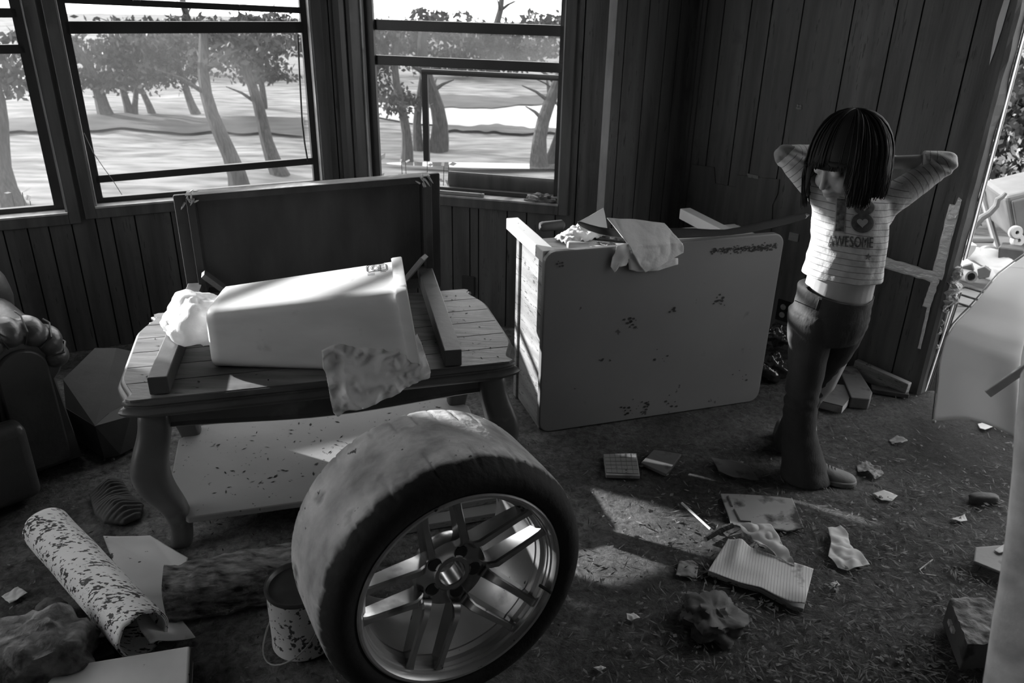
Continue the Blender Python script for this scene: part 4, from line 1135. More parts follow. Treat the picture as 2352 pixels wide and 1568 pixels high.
for k in range(5):
    a = rad(101 + 36 + 72 * k); c = wp(a, 0.057, -0.0655)
    Mx = Matrix.Translation(c) @ WM.to_3x3().to_4x4()
    mb = MB(); mb.lathe([(0.0005, 0.0012), (0.0145, 0.0014), (0.0165, 0.003), (0.0175, 0.0), (0.0005, -0.004)], Mx, 20, closed=True)
    mb.build('lug_hole', M['rubber'], ho, smooth=True)
mb = MB(); a = rad(-20)
mb.tube([wp(a, 0.222, -0.012), wp(a, 0.236, 0.012), wp(a, 0.238, 0.02)], 0.004, 8); mb.build('valve', M['rubber'], ro, smooth=True)

# ------------------------------------------------------------------ floor things, left
# paint can
cc = V((-0.535, 1.60, 0.0)); cn = thing('paint_can', cc, 'dented paint can with flaking pale sides behind the tire', 'can')
Mx = Matrix.Translation(cc)
mb = MB(); mb.lathe([(0.001, 0.002), (0.080, 0.0), (0.083, 0.003), (0.083, 0.008), (0.0815, 0.012), (0.0815, 0.175), (0.083, 0.18), (0.001, 0.18)], Mx, 48, closed=False)
mb.build('can_body', M['can_label'], cn, smooth=True, angle=30)
mb = MB(); mb.lathe([(0.0835, 0.176), (0.0855, 0.183), (0.0845, 0.190), (0.080, 0.190), (0.077, 0.186), (0.074, 0.181), (0.001, 0.180), (0.001, 0.176)], Mx, 48, closed=True)
mb.build('lid', M['metal_dark'], cn, smooth=True, angle=30)
mb = MB(); mb.tube([cc + V((0.083 * math.cos(a), 0.083 * math.sin(a), 0.0)) + V((math.cos(rad(230)), math.sin(rad(230)), 0)) * 0.03 * math.sin((a - rad(140)) / rad(180) * PI) + V((0, 0, 0.12 - 0.117 * math.sin((a - rad(140)) / rad(180) * PI) ** 0.6)) for a in (rad(140 + 9 * i) for i in range(21))], 0.0022, 6)
mb.build('wire_handle', M['wire'], cn, smooth=True)
# rough log
pA = PF(376, 1292, 0.13); pB = PF(700, 1233, 0.13)
lg = thing('log', pA.lerp(pB, 0.5) * 1.0 - V((0, 0, 0.13)), 'rough bark covered log end lying between the vinyl roll and the paint can', 'log')
d = (pB - pA).normalized(); sd_ = V((-d.y, d.x, 0)).normalized() * -1; sd_.z = 0
mb = MB(); rr = []
L_ = (pB - pA).length + 0.12
for i in range(60):
    c = pA + d * (L_ * i / 59); c.z = 0.064
    c = c + sd_ * 0.055
    ring = []
    for k in range(36):
        a = 2 * PI * k / 36; ca, sa = math.cos(a), math.sin(a); sq = (abs(ca) ** 5 + abs(sa) ** 5) ** -0.2
        q = c + (sd_ * ca * 0.066 + V((0, 0, 1)) * sa * 0.066) * sq
        if 0 < i < 59:
            q = q + (q - c).normalized() * (0.010 * nz((q.x * 2.5, q.y * 2.5, q.z * 9), 6, 4) + 0.006 * nz(q, 45, 2) - 0.002)
        q.z = max(q.z, 0.001)
        ring.append(q)
    rr.append(ring)
mb.rings(rr); mb.build('bark', M['rough_log'], lg, smooth=True, angle=50)
# vinyl roll with loose flap
RA = V((-0.925, 1.535, 0.066)); RBk = V((-1.40, 1.955, 0.066))
rl = thing('vinyl_roll', RA.lerp(RBk, 0.5) - V((0, 0, 0.066)), 'roll of pale vinyl flooring spotted with mud flakes on the floor', 'roll')
ax_ = (RBk - RA).normalized(); sx_ = V((ax_.y, -ax_.x, 0)); uz = V((0, 0, 1))
if sx_.x < 0: sx_ = -sx_
mb = MB()
def rollfn(u, v):
    a = v * 2 * PI * 2.2; R_ = 0.066 - 0.0035 * a / (2 * PI)
    c = RA.lerp(RBk, u)
    w = 1 + 0.03 * nz((u * 4, math.cos(a), math.sin(a)), 1.5, 2)
    p = c + (sx_ * math.cos(a - 0.6) + uz * math.sin(a - 0.6)) * R_ * w
    if u < 0.03: p = p - ax_ * 0.006 * nz((math.cos(a) * 2, math.sin(a) * 2, 0), 1.7, 5)
    return p
mb.grid(rollfn, 40, 150)
mb.build('rolled_sheet', M['rolled'], rl, smooth=True, angle=0, solid=0.0016)
fl_pts = [PF(238, 1236, 0.035), PF(345, 1232, 0.012), PF(432, 1284, 0.010), PF(420, 1330, 0.006), PF(400, 1400, 0.006), PF(450, 1470, 0.006), PF(352, 1512, 0.006), PF(330, 1480, 0.010)]
mb = MB(); mb.poly(fl_pts, 5)
def flapfn(p):
    dd = (p - RA); s = dd.dot(sx_); k = max(0, 1 - max(0, s - 0.02) / 0.12)
    return p + V((0, 0, 0.045 * k * k + 0.006 * nz(p, 9, 1) + 0.004))
mb.warp(flapfn)
mb.build('loose_flap', M['vinyl'], rl, smooth=True, angle=0, solid=0.0016)
# pale board at the bottom edge
q = [PF(138, 1530, 0.065), PF(437, 1481, 0.065), PF(432, 1570, 0.065), PF(415, 1640, 0.065), PF(110, 1660, 0.065), PF(105, 1570, 0.065)]
mb = MB(); mb.prism([p - V((0, 0, 0.062)) for p in q], (0, 0, 0.062))
M['pad'] = mat('muddy white padded board', 0.6, 0.8, 4, rough=0.6, bump=0.08, mud=0.25, mudv=0.3, specks=0.25, speckv=0.05, speckscale=24)
bd = mb.build('padded_board', M['pad'], bevel=0.006, seg=3); tag(bd, 'muddy white padded board poking in at the bottom edge of the photo', 'board')
mb = MB(); mb.tube([q[1] + V((0.002, 0, -0.012)), q[2] + V((0.002, 0, -0.012)), q[3] + V((0.002, 0, -0.012))], 0.004, 8); mb.build('piping', M['card'], bd, smooth=True)
# lumps, planks and small bits at the bottom left
def lump(name, label, cat, c, r, m='rubble', amp=0.35, sc=2.2, seed=1, rz=0.0, group=None, seg=40):
    mb = MB(); mb.ball((0, 0, 0), 1.0, seg=seg, rng=seg // 2); Mr = Matrix.Rotation(rz, 3, 'Z')
    def fn(p):
        sq = (abs(p.x) ** 4 + abs(p.y) ** 4 + abs(p.z) ** 4) ** -0.25
        k = (0.45 + 0.55 * sq) * (1 + amp * nz(p, sc, seed) + amp * 0.4 * nz(p, sc * 3, seed) + amp * 0.15 * nz(p, sc * 9, seed))
        q = Mr @ V((p.x * r[0] * k, p.y * r[1] * k, p.z * r[2] * k)) + V(c)
        q.z = max(q.z, 0.0); return q
    mb.warp(fn)
    return tag(mb.build(name, M[m], smooth=True, angle=50), label, cat, group)
lump('rubble', 'big mud caked lump at the bottom left corner', 'rubble', (-1.16, 1.47, 0.055), (0.125, 0.115, 0.085), seed=3, rz=0.5, amp=0.25)
lump('stone', 'small round muddy stone under the left side of the vinyl roll', 'stone', (-1.235, 1.66, 0.024), (0.036, 0.032, 0.030), m='card', amp=0.15, seed=6)
def plank(name, label, cat, a, b, w, h, m, group=None):
    mb = MB(); mb.beam(a, b, w, h); return tag(mb.build(name, M[m], bevel=0.002), label, cat, group)
plank('plank', 'dark short plank under the near end of the vinyl roll', 'plank', PF(165, 1525, 0.015), PF(262, 1492, 0.015), 0.05, 0.026, 'dark_wood')
mb = MB(); a, b = PF(172, 1451, 0.012), PF(215, 1434, 0.012); mb.tube([a, b], 0.009, 10)
tag(mb.build('stick', M['card'], smooth=True), 'short pale stick between the round stone and the vinyl roll', 'stick')
sheet('card_scrap', [PF(208, 1437, 0.006), PF(225, 1428, 0.006), PF(248, 1462, 0.006), PF(212, 1466, 0.006)], M['card'], 0.003, 20, 3)
tag(bpy.data.objects['card_scrap'], 'small folded card scrap beside the near end of the vinyl roll', 'scrap')
sheet('wrapper', [PF(3, 1368, 0.006), PF(42, 1349, 0.012), PF(64, 1362, 0.008), PF(50, 1370, 0.006), PF(22, 1386, 0.006)], M['paper'], 0.008, 20, 4)
tag(bpy.data.objects['wrapper'], 'pale crumpled wrapper on the cracked mud at the left edge', 'wrapper')
# ribbed cloth
ol = [(205, 1135), (240, 1105), (262, 1092), (285, 1110), (300, 1135), (330, 1160), (322, 1190), (285, 1205), (240, 1202), (218, 1180)]
pts = [PF(x, y, 0.008) for x, y in ol]; mb = MB(); mb.poly(pts, 5)
cen = sum(pts, V((0, 0, 0))) / len(pts)
def kn(p):
    e = min((p - a.lerp(b, max(0, min(1, (p - a).dot(b - a) / (b - a).length_squared)))).length for a, b in zip(pts, pts[1:] + pts[:1]))
    k = math.sqrt(max(0, min(1, e / 0.05)))
    return p + V((0, 0, k * (0.035 + 0.035 * nz(p, 9, 3)) + 0.005 * k * math.sin((p.x * 0.8 - p.y * 0.6) * 380)))
mb.warp(kn)
tag(mb.build('knitwear', M['knit'], smooth=True, angle=0, solid=0.003), 'muddy ribbed knitwear crumpled on the floor left of the coffee table leg', 'clothing')
# planks under the coffee table, seen through the spokes
for i, (a, b, w, h, lab) in enumerate((((-0.62, 2.00, 0.012), (0.02, 2.20, 0.012), 0.09, 0.024, 'lowest pale edged plank under the table, seen through the wheel spokes'), ((-0.58, 2.06, 0.036), (0.0, 2.24, 0.036), 0.08, 0.022, 'middle muddy plank of the stack under the table behind the wheel'), ((-0.55, 2.09, 0.058), (-0.02, 2.27, 0.058), 0.07, 0.020, 'topmost plank of the stack under the table behind the wheel'))):
    plank('plank', lab, 'plank', a, b, w, h, 'desk_side', 'planks under the coffee table')

# ------------------------------------------------------------------ right edge: umbrella, foam slab, broken wall end
um = thing('umbrella', (1.95, 2.75, 0), 'pale half collapsed canvas umbrella lying in the broken doorway', 'umbrella')
lb = [(2145, 966, 2.76), (2152, 900, 2.80), (2160, 832, 2.84), (2176, 778, 2.88), (2196, 742, 2.92), (2222, 712, 2.96), (2252, 672, 3.0), (2290, 632, 3.05), (2352, 585, 3.1), (2440, 520, 3.15)]
rb = [(2480, 985, 2.62), (2480, 930, 2.62), (2480, 880, 2.64), (2480, 830, 2.68), (2480, 790, 2.72), (2480, 750, 2.78), (2480, 710, 2.84), (2480, 660, 2.92), (2490, 600, 3.0), (2500, 515, 3.1)]
Lp = [PY(*q) for q in lb]; Rp = [PY(*q) for q in rb]
def sm(P_, v):
    k = v * (len(P_) - 1); i = min(int(k), len(P_) - 2); return P_[i].lerp(P_[i + 1], k - i)
def umf(u, v):
    p = sm(Lp, v).lerp(sm(Rp, v), u)
    p.y -= 0.10 * math.sin(PI * min(1, u * 1.15)) * (1 - 0.3 * v)
    f = u / 0.49; sc = math.sin(PI * (f % 1.0)) if u < 0.98 else 0
    p.z += 0.040 * sc * (1 - v) ** 6
    p.y += 0.05 * math.exp(-((u - 0.49 - 0.03 * v) / 0.022) ** 2) * (1 - 0.5 * v) + 0.012 * math.sin(u * 9 + v * 6) + 0.016 * nz((u * 3, v * 3, 1), 1.6)
    p.z = max(p.z, 0.012)
    return p
mb = MB(); mb.grid(umf, 110, 50)
mb.build('canopy', M['umbrella'], um, smooth=True, angle=0, solid=0.0012)
for u, nm in ((0.0, 'rib'), (0.49, 'rib')):
    mb = MB(); mb.tube([umf(u, v / 14) + V((0, 0.012, 0)) for v in range(15)], 0.003, 6); r_ = mb.build(nm, M['metal_dark'], um, smooth=True)
    p = umf(u, 0); mb = MB(); mb.ball(p + V((0, -0.002, -0.002)), 0.008, seg=12, rng=8); mb.build('tip', M['metal_white'], r_, smooth=True)
mb = MB(); a, b = PY(2268, 905, 2.42), PY(2420, 800, 2.40)
mb.beam(a, b, 0.030, 0.012, up=(0.2, -1, 0.5))
st_ = mb.build('wood_slat', M['raw_wood'], bevel=0.003); tag(st_, 'short pale wooden slat lying against the umbrella canvas', 'slat')
mb = MB(); mb.beam(PF(2255, 946, 0.02), PF(2360, 985, 0.02), 0.05, 0.02); tag(mb.build('board', M['desk_edge'], bevel=0.002), 'pale board on the floor just under the umbrella edge', 'board')
# foam slab standing close to the camera
mb = MB(); ys = 0.95
def sl(px, py, y=ys): return PY(px, py, y)
edge = [(2336, 868), (2334, 920), (2322, 1000), (2316, 1100), (2300, 1250), (2284, 1360), (2268, 1450), (2250, 1568), (2236, 1660), (2205, 1900)]
E_ = [sl(x, y) for x, y in edge]
# continue to the floor
dn = (E_[-1] - E_[-3]).normalized(); E_.append(E_[-1] + dn * (E_[-1].z / -dn.z)) if dn.z < 0 else None
rr = []
for p in reversed(E_):
    w = 0.26
    dv = V((p.x + 0.05, p.y, 0)).normalized(); sv = V((dv.y, -dv.x, 0)); rr.append([p + sv * a_ + dv * b_ for a_, b_ in ((0.006, 0.0), (0.0, 0.03), (0.004, 0.10), (0.03, 0.115), (w, 0.10), (w, -0.02), (0.03, -0.012))])
mb.rings(rr)
tag(mb.build('foam_slab', M['foam'], smooth=True, angle=60, bevel=0.008, seg=3), 'mottled pale foam slab standing on end at the right edge, nearest the camera', 'foam')

# broken wall end: torn sheathing, tape, metal edging, fluff
def dpt(px, py, dep): return PN(px, py, FD.P(0, 0, dep), FD.n)
sE = SD_END + 0.022
def plate(mb, d0, d1, z0, z1, l0=0.0, l1=0.0, t=0.006):
    P = FD.P; mb.quadbox([P(sE + l0, z0, d0), P(sE + l0 + t, z0, d0), P(sE + l0 + t, z0, d1), P(sE + l0, z0, d1), P(sE + l1, z1, d0), P(sE + l1 + t, z1, d0), P(sE + l1 + t, z1, d1), P(sE + l1, z1, d1)])
mb = MB(); plate(mb, 0.070, 0.094, 0.60, 2.2); o1 = mb.build('trim_5', M['metal_white'], bevel=0.001); tag(o1, kind='structure')
mb = MB(); plate(mb, 0.096, 0.108, 0.60, 2.2); mb.build('edging_channel', M['rubber'], o1)
mb = MB(); plate(mb, 0.110, 0.113, 0.60, 2.2); mb.build('edging_lip', M['metal_white'], o1)
mb = MB(); plate(mb, 0.050, 0.068, 0.0, 0.46, -0.01, 0.012); o2 = mb.build('trim_6', M['metal_white'], bevel=0.001); tag(o2, kind='structure')
mb = MB(); plate(mb, 0.070, 0.094, 0.0, 0.46, -0.008, 0.014); mb.build('edging_channel', M['rubber'], o2)
mb = MB(); plate(mb, 0.096, 0.104, 0.0, 0.46, -0.006, 0.016); mb.build('edging_lip', M['metal_dark'], o2)
# end grain of the wall between the panelling and the outer skin
mb = MB(); mb.rings([[FD.P(SD_END, z, 0.0), FD.P(SD_END + 0.012 + 0.008 * nz((0, 0, z), 9), z, 0.015), FD.P(SD_END + 0.02 + 0.012 * nz((1, 0, z), 7), z, 0.07), FD.P(SD_END + 0.012, z, 0.105), FD.P(SD_END - 0.01, z, 0.105)] for z in (HT * i / 60 for i in range(61))])
tag(mb.build('trim_7', M['dark_wood']), kind='structure')
mb = MB()
mb.poly([FD.P(*FD.S(x, y, -0.003), -0.003) for x, y in ((2306, 0), (2320, 0), (2300, 70), (2284, 118), (2272, 150), (2282, 90), (2290, 50))], 3)
o3 = mb.build('torn_liner', M['metal_white'], bpy.data.objects['wall_right'], solid=0.001)
tape_p = thing('tape', FD.P(SD_END - 0.06, 0.5, -0.006), 'silver duct tape strips stuck in a T on the right wall by the broken doorway', 'tape')
def strip(a, b, w, seed, name='tape_strip'):
    mb = MB(); A_ = FD.P(*FD.S(*a, -0.004), -0.004); B_ = FD.P(*FD.S(*b, -0.004), -0.004); d = (B_ - A_).normalized(); s = FD.n.cross(d).normalized()
    mb.grid(lambda u, v: A_.lerp(B_, u) + s * (v - 0.5) * w * (1 + 0.25 * nz((u * 6, 0, v * 2), 1, seed)) - FD.n * (0.003 + 0.004 * abs(nz((u * 9, v * 3, 0), 1.3, seed))), 40, 6)
    mb.build(name, M['tape'], tape_p, smooth=True, angle=0, solid=0.0008)
strip((2022, 598), (2158, 640), 0.046, 1); strip((2194, 470), (2152, 640), 0.042, 2); strip((2150, 640), (2128, 705), 0.03, 3); strip((2134, 705), (2112, 800), 0.012, 4)
mb = MB(); mb.poly([FD.P(*FD.S(x, y, -0.012), -0.012) for x, y in ((2172, 500), (2190, 478), (2203, 452), (2210, 458), (2204, 480), (2196, 500), (2178, 508))], 3)
mb.warp(lambda p: p - FD.n * 0.02 * abs(nz(p, 18))); mb.build('tape_curl', M['tape'], tape_p, smooth=True, angle=0, solid=0.001)
rg = random.Random(3); mb = MB()
for i in range(9):
    p = dpt(lerp(2190, 2168, i / 8), lerp(625, 700, i / 8), 0.05); mb.ball(p + V((rg.uniform(-.015, .015), 0, 0)), 0.034, seg=18, rng=12)
for i in range(6):
    p = dpt(lerp(2158, 2142, i / 5), lerp(740, 790, i / 5), 0.05); mb.ball(p, 0.022, seg=16, rng=10)
mb.warp(lambda p: p + V((1, -1, 0.6)) * 0.022 * nz(p, 28) + V((0.5, 1, -1)) * 0.012 * nz(p, 75, 3))
tag(mb.build('insulation', M['fluff'], smooth=True), 'torn insulation fluff bulging from the broken wall end', 'insulation')
# ------------------------------------------------------------------ the child
YC = 2.42
def cp(px, py, dy=0.0): return PY(px, py, YC + dy)
FOOT = PF(1885, 1112)
kid = thing('person', (FOOT.x - 0.02, FOOT.y + 0.05, 0), 'person with dark bobbed hair, striped top and jeans, hands behind the head', 'person')
M['skin'] = mat('skin', 0.40, 0.48, 8, rough=0.5, bump=0.02, bscale=90, spec=0.35)
M['hair'] = mat('dark hair', 0.010, 0.030, 9, (1, 1, 1), 0.55, bump=0, spec=0.25)
M['denim'] = mat('dark denim', 0.030, 0.075, 5, (1, 1, 0.5), 0.8, bump=0.12, bscale=160, mud=0.2, mudv=0.09, mudscale=5)
M['denim_seam'] = mat('denim stitching', 0.09, 0.14, 40, rough=0.8, bump=0.1)
M['shoe'] = mat('grey canvas shoe', 0.16, 0.24, 12, rough=0.8, bump=0.1, bscale=60, mud=0.3, mudv=0.08)
M['sole'] = mat('pale rubber sole', 0.16, 0.24, 10, rough=0.7, bump=0.1, mud=0.4, mudv=0.08)
def knit_mat():
    m = mat('striped heather jersey', 0.56, 0.66, 60, rough=0.85, bump=0.10, bscale=120)
    nt = m.node_tree; N = nt.nodes; L = nt.links; b = N['Principled BSDF']
    src = b.inputs['Base Color'].links[0].from_socket
    at = N.new('ShaderNodeAttribute'); at.attribute_name = 'along'
    d = N.new('ShaderNodeMath'); d.operation = 'DIVIDE'; L.new(at.outputs['Fac'], d.inputs[0]); d.inputs[1].default_value = 0.0195
    f = N.new('ShaderNodeMath'); f.operation = 'FRACT'; L.new(d.outputs[0], f.inputs[0])
    g = N.new('ShaderNodeMath'); g.operation = 'LESS_THAN'; L.new(f.outputs[0], g.inputs[0]); g.inputs[1].default_value = 0.11
    mx = N.new('ShaderNodeMix'); mx.data_type = 'FLOAT'; L.new(g.outputs[0], mx.inputs[0]); L.new(src, mx.inputs[2]); mx.inputs[3].default_value = 0.24
    L.new(mx.outputs[0], b.inputs['Base Color'])
    return m
M['jersey'] = knit_mat()

def ell(py, xl, xr, ry, dy=0.0, n=28, grow=0.0, tilt=0.0):
    a, b = cp(xl, py, dy), cp(xr, py, dy); c = (a + b) / 2; rx = (b.x - a.x) / 2 + grow
    ry += grow
    return [c + V((rx * math.cos(t), ry * math.sin(t) * (1 if math.sin(t) < 0 else 1), rx * math.cos(t) * tilt)) for t in (2 * PI * k / n for k in range(n))]
def cap(mb, a, b, ra, rb, ends=(True, True)):
    a, b = V(a), V(b); pts = [a.lerp(b, k / 5) for k in range(6)]
    mb.tube(pts, [lerp(ra, rb, k / 5) for k in range(6)], 16)
    if ends[0]: mb.ball(a, ra, seg=16, rng=10)
    if ends[1]: mb.ball(b, rb, seg=16, rng=10)

J = dict(shR=cp(1890, 447, 0.01), elR=cp(1803, 357, 0.05), wrR=cp(1900, 356, 0.10), haR=cp(1965, 362, 0.12),
         shL=cp(2040, 462, 0.02), elL=cp(2172, 374, 0.04), wrL=cp(2052, 372, 0.09), haL=cp(1996, 366, 0.10),
         neck=cp(1965, 455, 0.02), hipR=cp(1872, 715), knR=cp(1848, 895, -0.03), anR=FOOT + V((-0.035, 0.045, 0.06)),
         hipL=cp(1955, 720), knL=cp(1893, 880, 0.05), anL=PF(1800, 1020) + V((0, 0, 0.06)))
HC = cp(1938, 364, -0.065)
# body: trunk, arms, hands, legs, neck and head melted into one skin
mb = MB()
mb.rings([ell(460, 1905, 2030, 0.05), ell(480, 1880, 2035, 0.065), ell(520, 1873, 2034, 0.072), ell(570, 1868, 2028, 0.072), ell(620, 1860, 2018, 0.074), ell(650, 1852, 2008, 0.076), ell(672, 1845, 2003, 0.078), ell(700, 1840, 1998, 0.078), ell(735, 1842, 1990, 0.07)])
cap(mb, J['shR'] , J['elR'], 0.036, 0.028); cap(mb, J['elR'], J['wrR'], 0.027, 0.019)
cap(mb, J['shL'], J['elL'], 0.036, 0.028); cap(mb, J['elL'], J['wrL'], 0.028, 0.020)
cap(mb, J['neck'] + V((0, 0.02, -0.03)), HC + V((0.03, 0.03, -0.06)), 0.036, 0.034)
for a, b, c in (('hipR', 'knR', 'anR'), ('hipL', 'knL', 'anL')):
    cap(mb, J[a], J[b], 0.058, 0.038); cap(mb, J[b], J[c], 0.037, 0.026)
# hands: palm and five separate curled fingers each, laced behind the head under the hair
for w, h, s in (('wrR', 'haR', 1), ('wrL', 'haL', -1)):
    a, b = J[w], J[h]; d = (b - a).normalized(); up = V((0, 0, 1)); nrm = d.cross(up).normalized()
    mid = a.lerp(b, 0.75)
    for k in range(4):
        o_ = up * (0.021 - 0.014 * k); cap(mb, a + o_ * 0.4, mid + o_, 0.013, 0.0095)
        L_ = (0.040, 0.046, 0.043, 0.034)[k]
        p1 = mid + o_ + d * L_ * 0.55 + nrm * 0.006 * s; p2 = p1 + d * L_ * 0.4 - V((0, 0.012, 0.004))
        cap(mb, mid + o_, p1, 0.0072, 0.0065); cap(mb, p1, p2, 0.0064, 0.0052)
    t0 = a.lerp(b, 0.25) + up * 0.018; t1 = t0 + up * 0.024 + d * 0.014; cap(mb, t0, t1, 0.010, 0.0075); cap(mb, t1, t1 + d * 0.022 + up * 0.006, 0.0074, 0.006)
# head
fy = V((-0.85, -0.53, 0)).normalized(); pit = rad(24)
F_ = fy * math.cos(pit) + V((0, 0, -math.sin(pit))); U_ = fy * math.sin(pit) + V((0, 0, math.cos(pit))); S_ = F_.cross(U_)
HM = Matrix((F_, S_, U_)).transposed()
def hp(x, y, z): return HC + HM @ V((x, y, z))
def hb(x, y, z, rx, ry, rz, seg=24): mb.ball(hp(x, y, z), (rx, ry, rz), HM, seg, 16)
hb(-0.008, 0, 0.03, 0.093, 0.074, 0.085); hb(0.028, 0, -0.035, 0.058, 0.057, 0.066); hb(0.038, 0, -0.062, 0.042, 0.040, 0.040)
hb(0.066, 0, -0.094, 0.017, 0.017, 0.013)
for s in (-1, 1):
    hb(0.052, 0.033 * s, -0.048, 0.027, 0.025, 0.027); hb(0.071, 0.030 * s, -0.004, 0.0135, 0.0155, 0.012); hb(0.066, 0.030 * s, 0.018, 0.018, 0.024, 0.010)
    hb(0.089, 0.0085 * s, -0.042, 0.008, 0.007, 0.007)
    hb(-0.004, 0.071 * s, -0.02, 0.016, 0.008, 0.024)
for i in range(6):
    t = i / 5; p = hp(lerp(0.080, 0.099, t ** 1.3), 0, lerp(0.010, -0.040, t)); mb.ball(p, lerp(0.0075, 0.0098, t), seg=12, rng=8)
hb(0.079, 0, -0.060, 0.012, 0.017, 0.010)
for dz, rx in ((-0.0645, 0.0068), (-0.0755, 0.0072)):
    for k in range(-4, 5): mb.ball(hp(0.0885 - 0.00075 * k * k - (0.002 if dz < -0.07 else 0), 0.0042 * k, dz + 0.0002 * k * k), rx * (1 - 0.05 * abs(k)), seg=10, rng=8)
bd = fuse(mb, 0.0036, 3, 0.5)
bd.build('body', M['skin'], kid, smooth=True, angle=0)
for s in (-1, 1):
    mb = MB(); mb.tube([hp(0.0785 - 0.0022 * k * k * 0.35, 0.030 * s + 0.0045 * k, -0.0085 + 0.0005 * k * k) for k in range(-3, 4)], 0.0011, 6)
    mb.build('eyelashes', M['hair'], kid, smooth=True)
    mb = MB(); mb.tube([hp(0.083 - 0.0007 * k * k, 0.030 * s + 0.005 * k, 0.022 - 0.0006 * k * k) for k in range(-3, 4)], [0.001, 0.002, 0.0022, 0.0022, 0.002, 0.0016, 0.001], 6)
    mb.build('eyebrow', M['hair'], kid, smooth=True)
# hair
sy = V((0.53, -0.85, 0)).normalized()
def zend(a):
    d = math.degrees(a)
    if abs(d) < 40: return -0.012 - 0.004 * math.cos(d * 0.05)
    if d > 0: return lerp(-0.012, -0.090, sst(40, 52, d)) if d < 110 else lerp(-0.090, -0.040, sst(105, 165, d))
    return lerp(-0.012, -0.122, sst(40, 54, -d)) if d > -110 else lerp(-0.122, -0.040, sst(110, 165, -d))
def hairp(a, t, out=0.0, jz=0.0):
    rf = 0.112 if abs(a) < PI / 2 else 0.137
    zt = 0.138
    if t < 0.55:
        th = lerp(0.03, PI * 0.5, t / 0.55)
        p = fy * (rf + out) * math.cos(a) * math.sin(th) + sy * ((0.106 if a > 0 else 0.092) + out) * math.sin(a) * math.sin(th) + V((0, 0, (zt + out) * math.cos(th)))
    else:
        k = (t - 0.55) / 0.45; z = lerp(0, zend(a) + jz, k)
        fl = 1 + 0.05 * math.sin(k * PI * 0.8) - 0.08 * k * k
        p = fy * (rf + out) * math.cos(a) * fl + sy * ((0.106 if a > 0 else 0.092) + out) * math.sin(a) * fl + V((0, 0, z))
    return HC + fy * -0.014 + V((0, 0, 0.0)) + p
mb = MB()
def hsh(u, v):
    a = -PI + 2 * PI * u
    return hairp(a, v, -0.006)
mb.grid(hsh, 120, 30)
mb.build('hair', M['hair'], kid, smooth=True, angle=0, solid=0.010, off=1)
hair_o = bpy.data.objects['hair']
rg = random.Random(2); mb = MB()
clumps = [(rg.uniform(-PI, PI), rg.uniform(-0.03, 0.012), rg.uniform(-0.003, 0.007)) for _ in range(70)]
for i in range(2600):
    a = rg.uniform(-PI, PI); ca, cj, co = min(clumps, key=lambda q: abs(q[0] - a))
    a = a + 0.25 * (ca - a); o_ = rg.uniform(-0.003, 0.004) + co; jz = cj + rg.uniform(-0.012, 0.008); da = rg.gauss(0, 0.10); w = rg.uniform(0.0011, 0.0024)
    if abs(a) < rad(42): jz *= 0.3; da *= 0.5
    pts = []; n = 15; tip = rg.gauss(0, 0.006)
    for k in range(n):
        t = k / (n - 1); pts.append(hairp(a + da * (t - 0.35), t, o_ * min(1, t * 3 + 0.3) + 0.0015 * math.sin(t * 7 + i) + tip * max(0, t - 0.7) * 3, jz))
    mb.tube(pts, [w * (0.5 + 0.5 * math.sin(PI * min(1, 0.15 + k / (n - 1) * 0.85))) for k in range(n)], 4)
# loose lock across the cheek
for k_ in range(5):
    mb.tube([hairp(rad(40 + k_ * 1.5), t, 0.004, -0.0) + V((0, 0, -0.06 * max(0, t - 0.6) * 2.2)) + fy * 0.004 * max(0, t - 0.6) for t in (i / 14 for i in range(15))], [0.002] * 13 + [0.0012, 0.0004], 4)
mb.build('hair_strands', M['hair'], hair_o, smooth=True, angle=0)

# top with sleeves
mb = MB()
G = 0.010
mb.rings([ell(446, 1925, 2010, 0.035, 0.0, grow=G), ell(458, 1885, 2040, 0.055, grow=G), ell(478, 1874, 2036, 0.068, grow=G), ell(520, 1871, 2032, 0.076, grow=G), ell(560, 1868, 2027, 0.078, grow=G), ell(600, 1860, 2021, 0.080, grow=G), ell(635, 1850, 2018, 0.082, grow=G), ell(690, 1845, 2015, 0.084, grow=G)])
cap(mb, J['shR'], J['elR'], 0.046, 0.034); 
eR = J['elR'].lerp(J['wrR'], 0.72); cap(mb, J['elR'], eR, 0.034, 0.032, (True, False))
cap(mb, J['shL'], J['elL'], 0.050, 0.036)
eL = J['elL'].lerp(J['wrL'], 0.46); cap(mb, J['elL'], eL, 0.036, 0.037, (True, False))
mb.ball(J['shL'] + V((-0.02, 0, -0.035)), (0.05, 0.05, 0.06)); mb.ball(J['shR'] + V((0.02, 0, -0.035)), (0.045, 0.05, 0.06))
sh = fuse(mb, 0.0065, 4, 0.5)
def wr(p):
    k = 0.0045 * nz((p.x, p.y, p.z * 0.7), 17, 4) + 0.003 * nz(p, 38, 2)
    for e in (J['elR'], J['elL']):
        d = (p - e).length; k += 0.005 * math.exp(-(d / 0.06) ** 2) * math.sin((p - e).dot(V((0.5, 0, 1))) * 190)
    c = cp(1952, 540); n = V((p.x - c.x, (p.y - c.y) * 1.5, 0)).normalized() if abs(p.z - c.z) < 0.2 else V((0, -1, 0))
    return p + n * k
sh.warp(wr)
h0 = cp(1838, 640, -0.06); h1 = cp(2025, 652, -0.06)
hn = (h1 - h0).cross(V((0, 1, 0))).normalized()
if hn.z > 0: hn = -hn
bmesh.ops.bisect_plane(sh.bm, geom=sh.bm.verts[:] + sh.bm.edges[:] + sh.bm.faces[:], plane_co=h0, plane_no=hn, clear_outer=True)
so_ = sh.build('top', M['jersey'], kid, smooth=True, angle=0, solid=0.003, off=-1)
at = so_.data.attributes.new('along', 'FLOAT', 'POINT'); ko = ORI[kid.name]
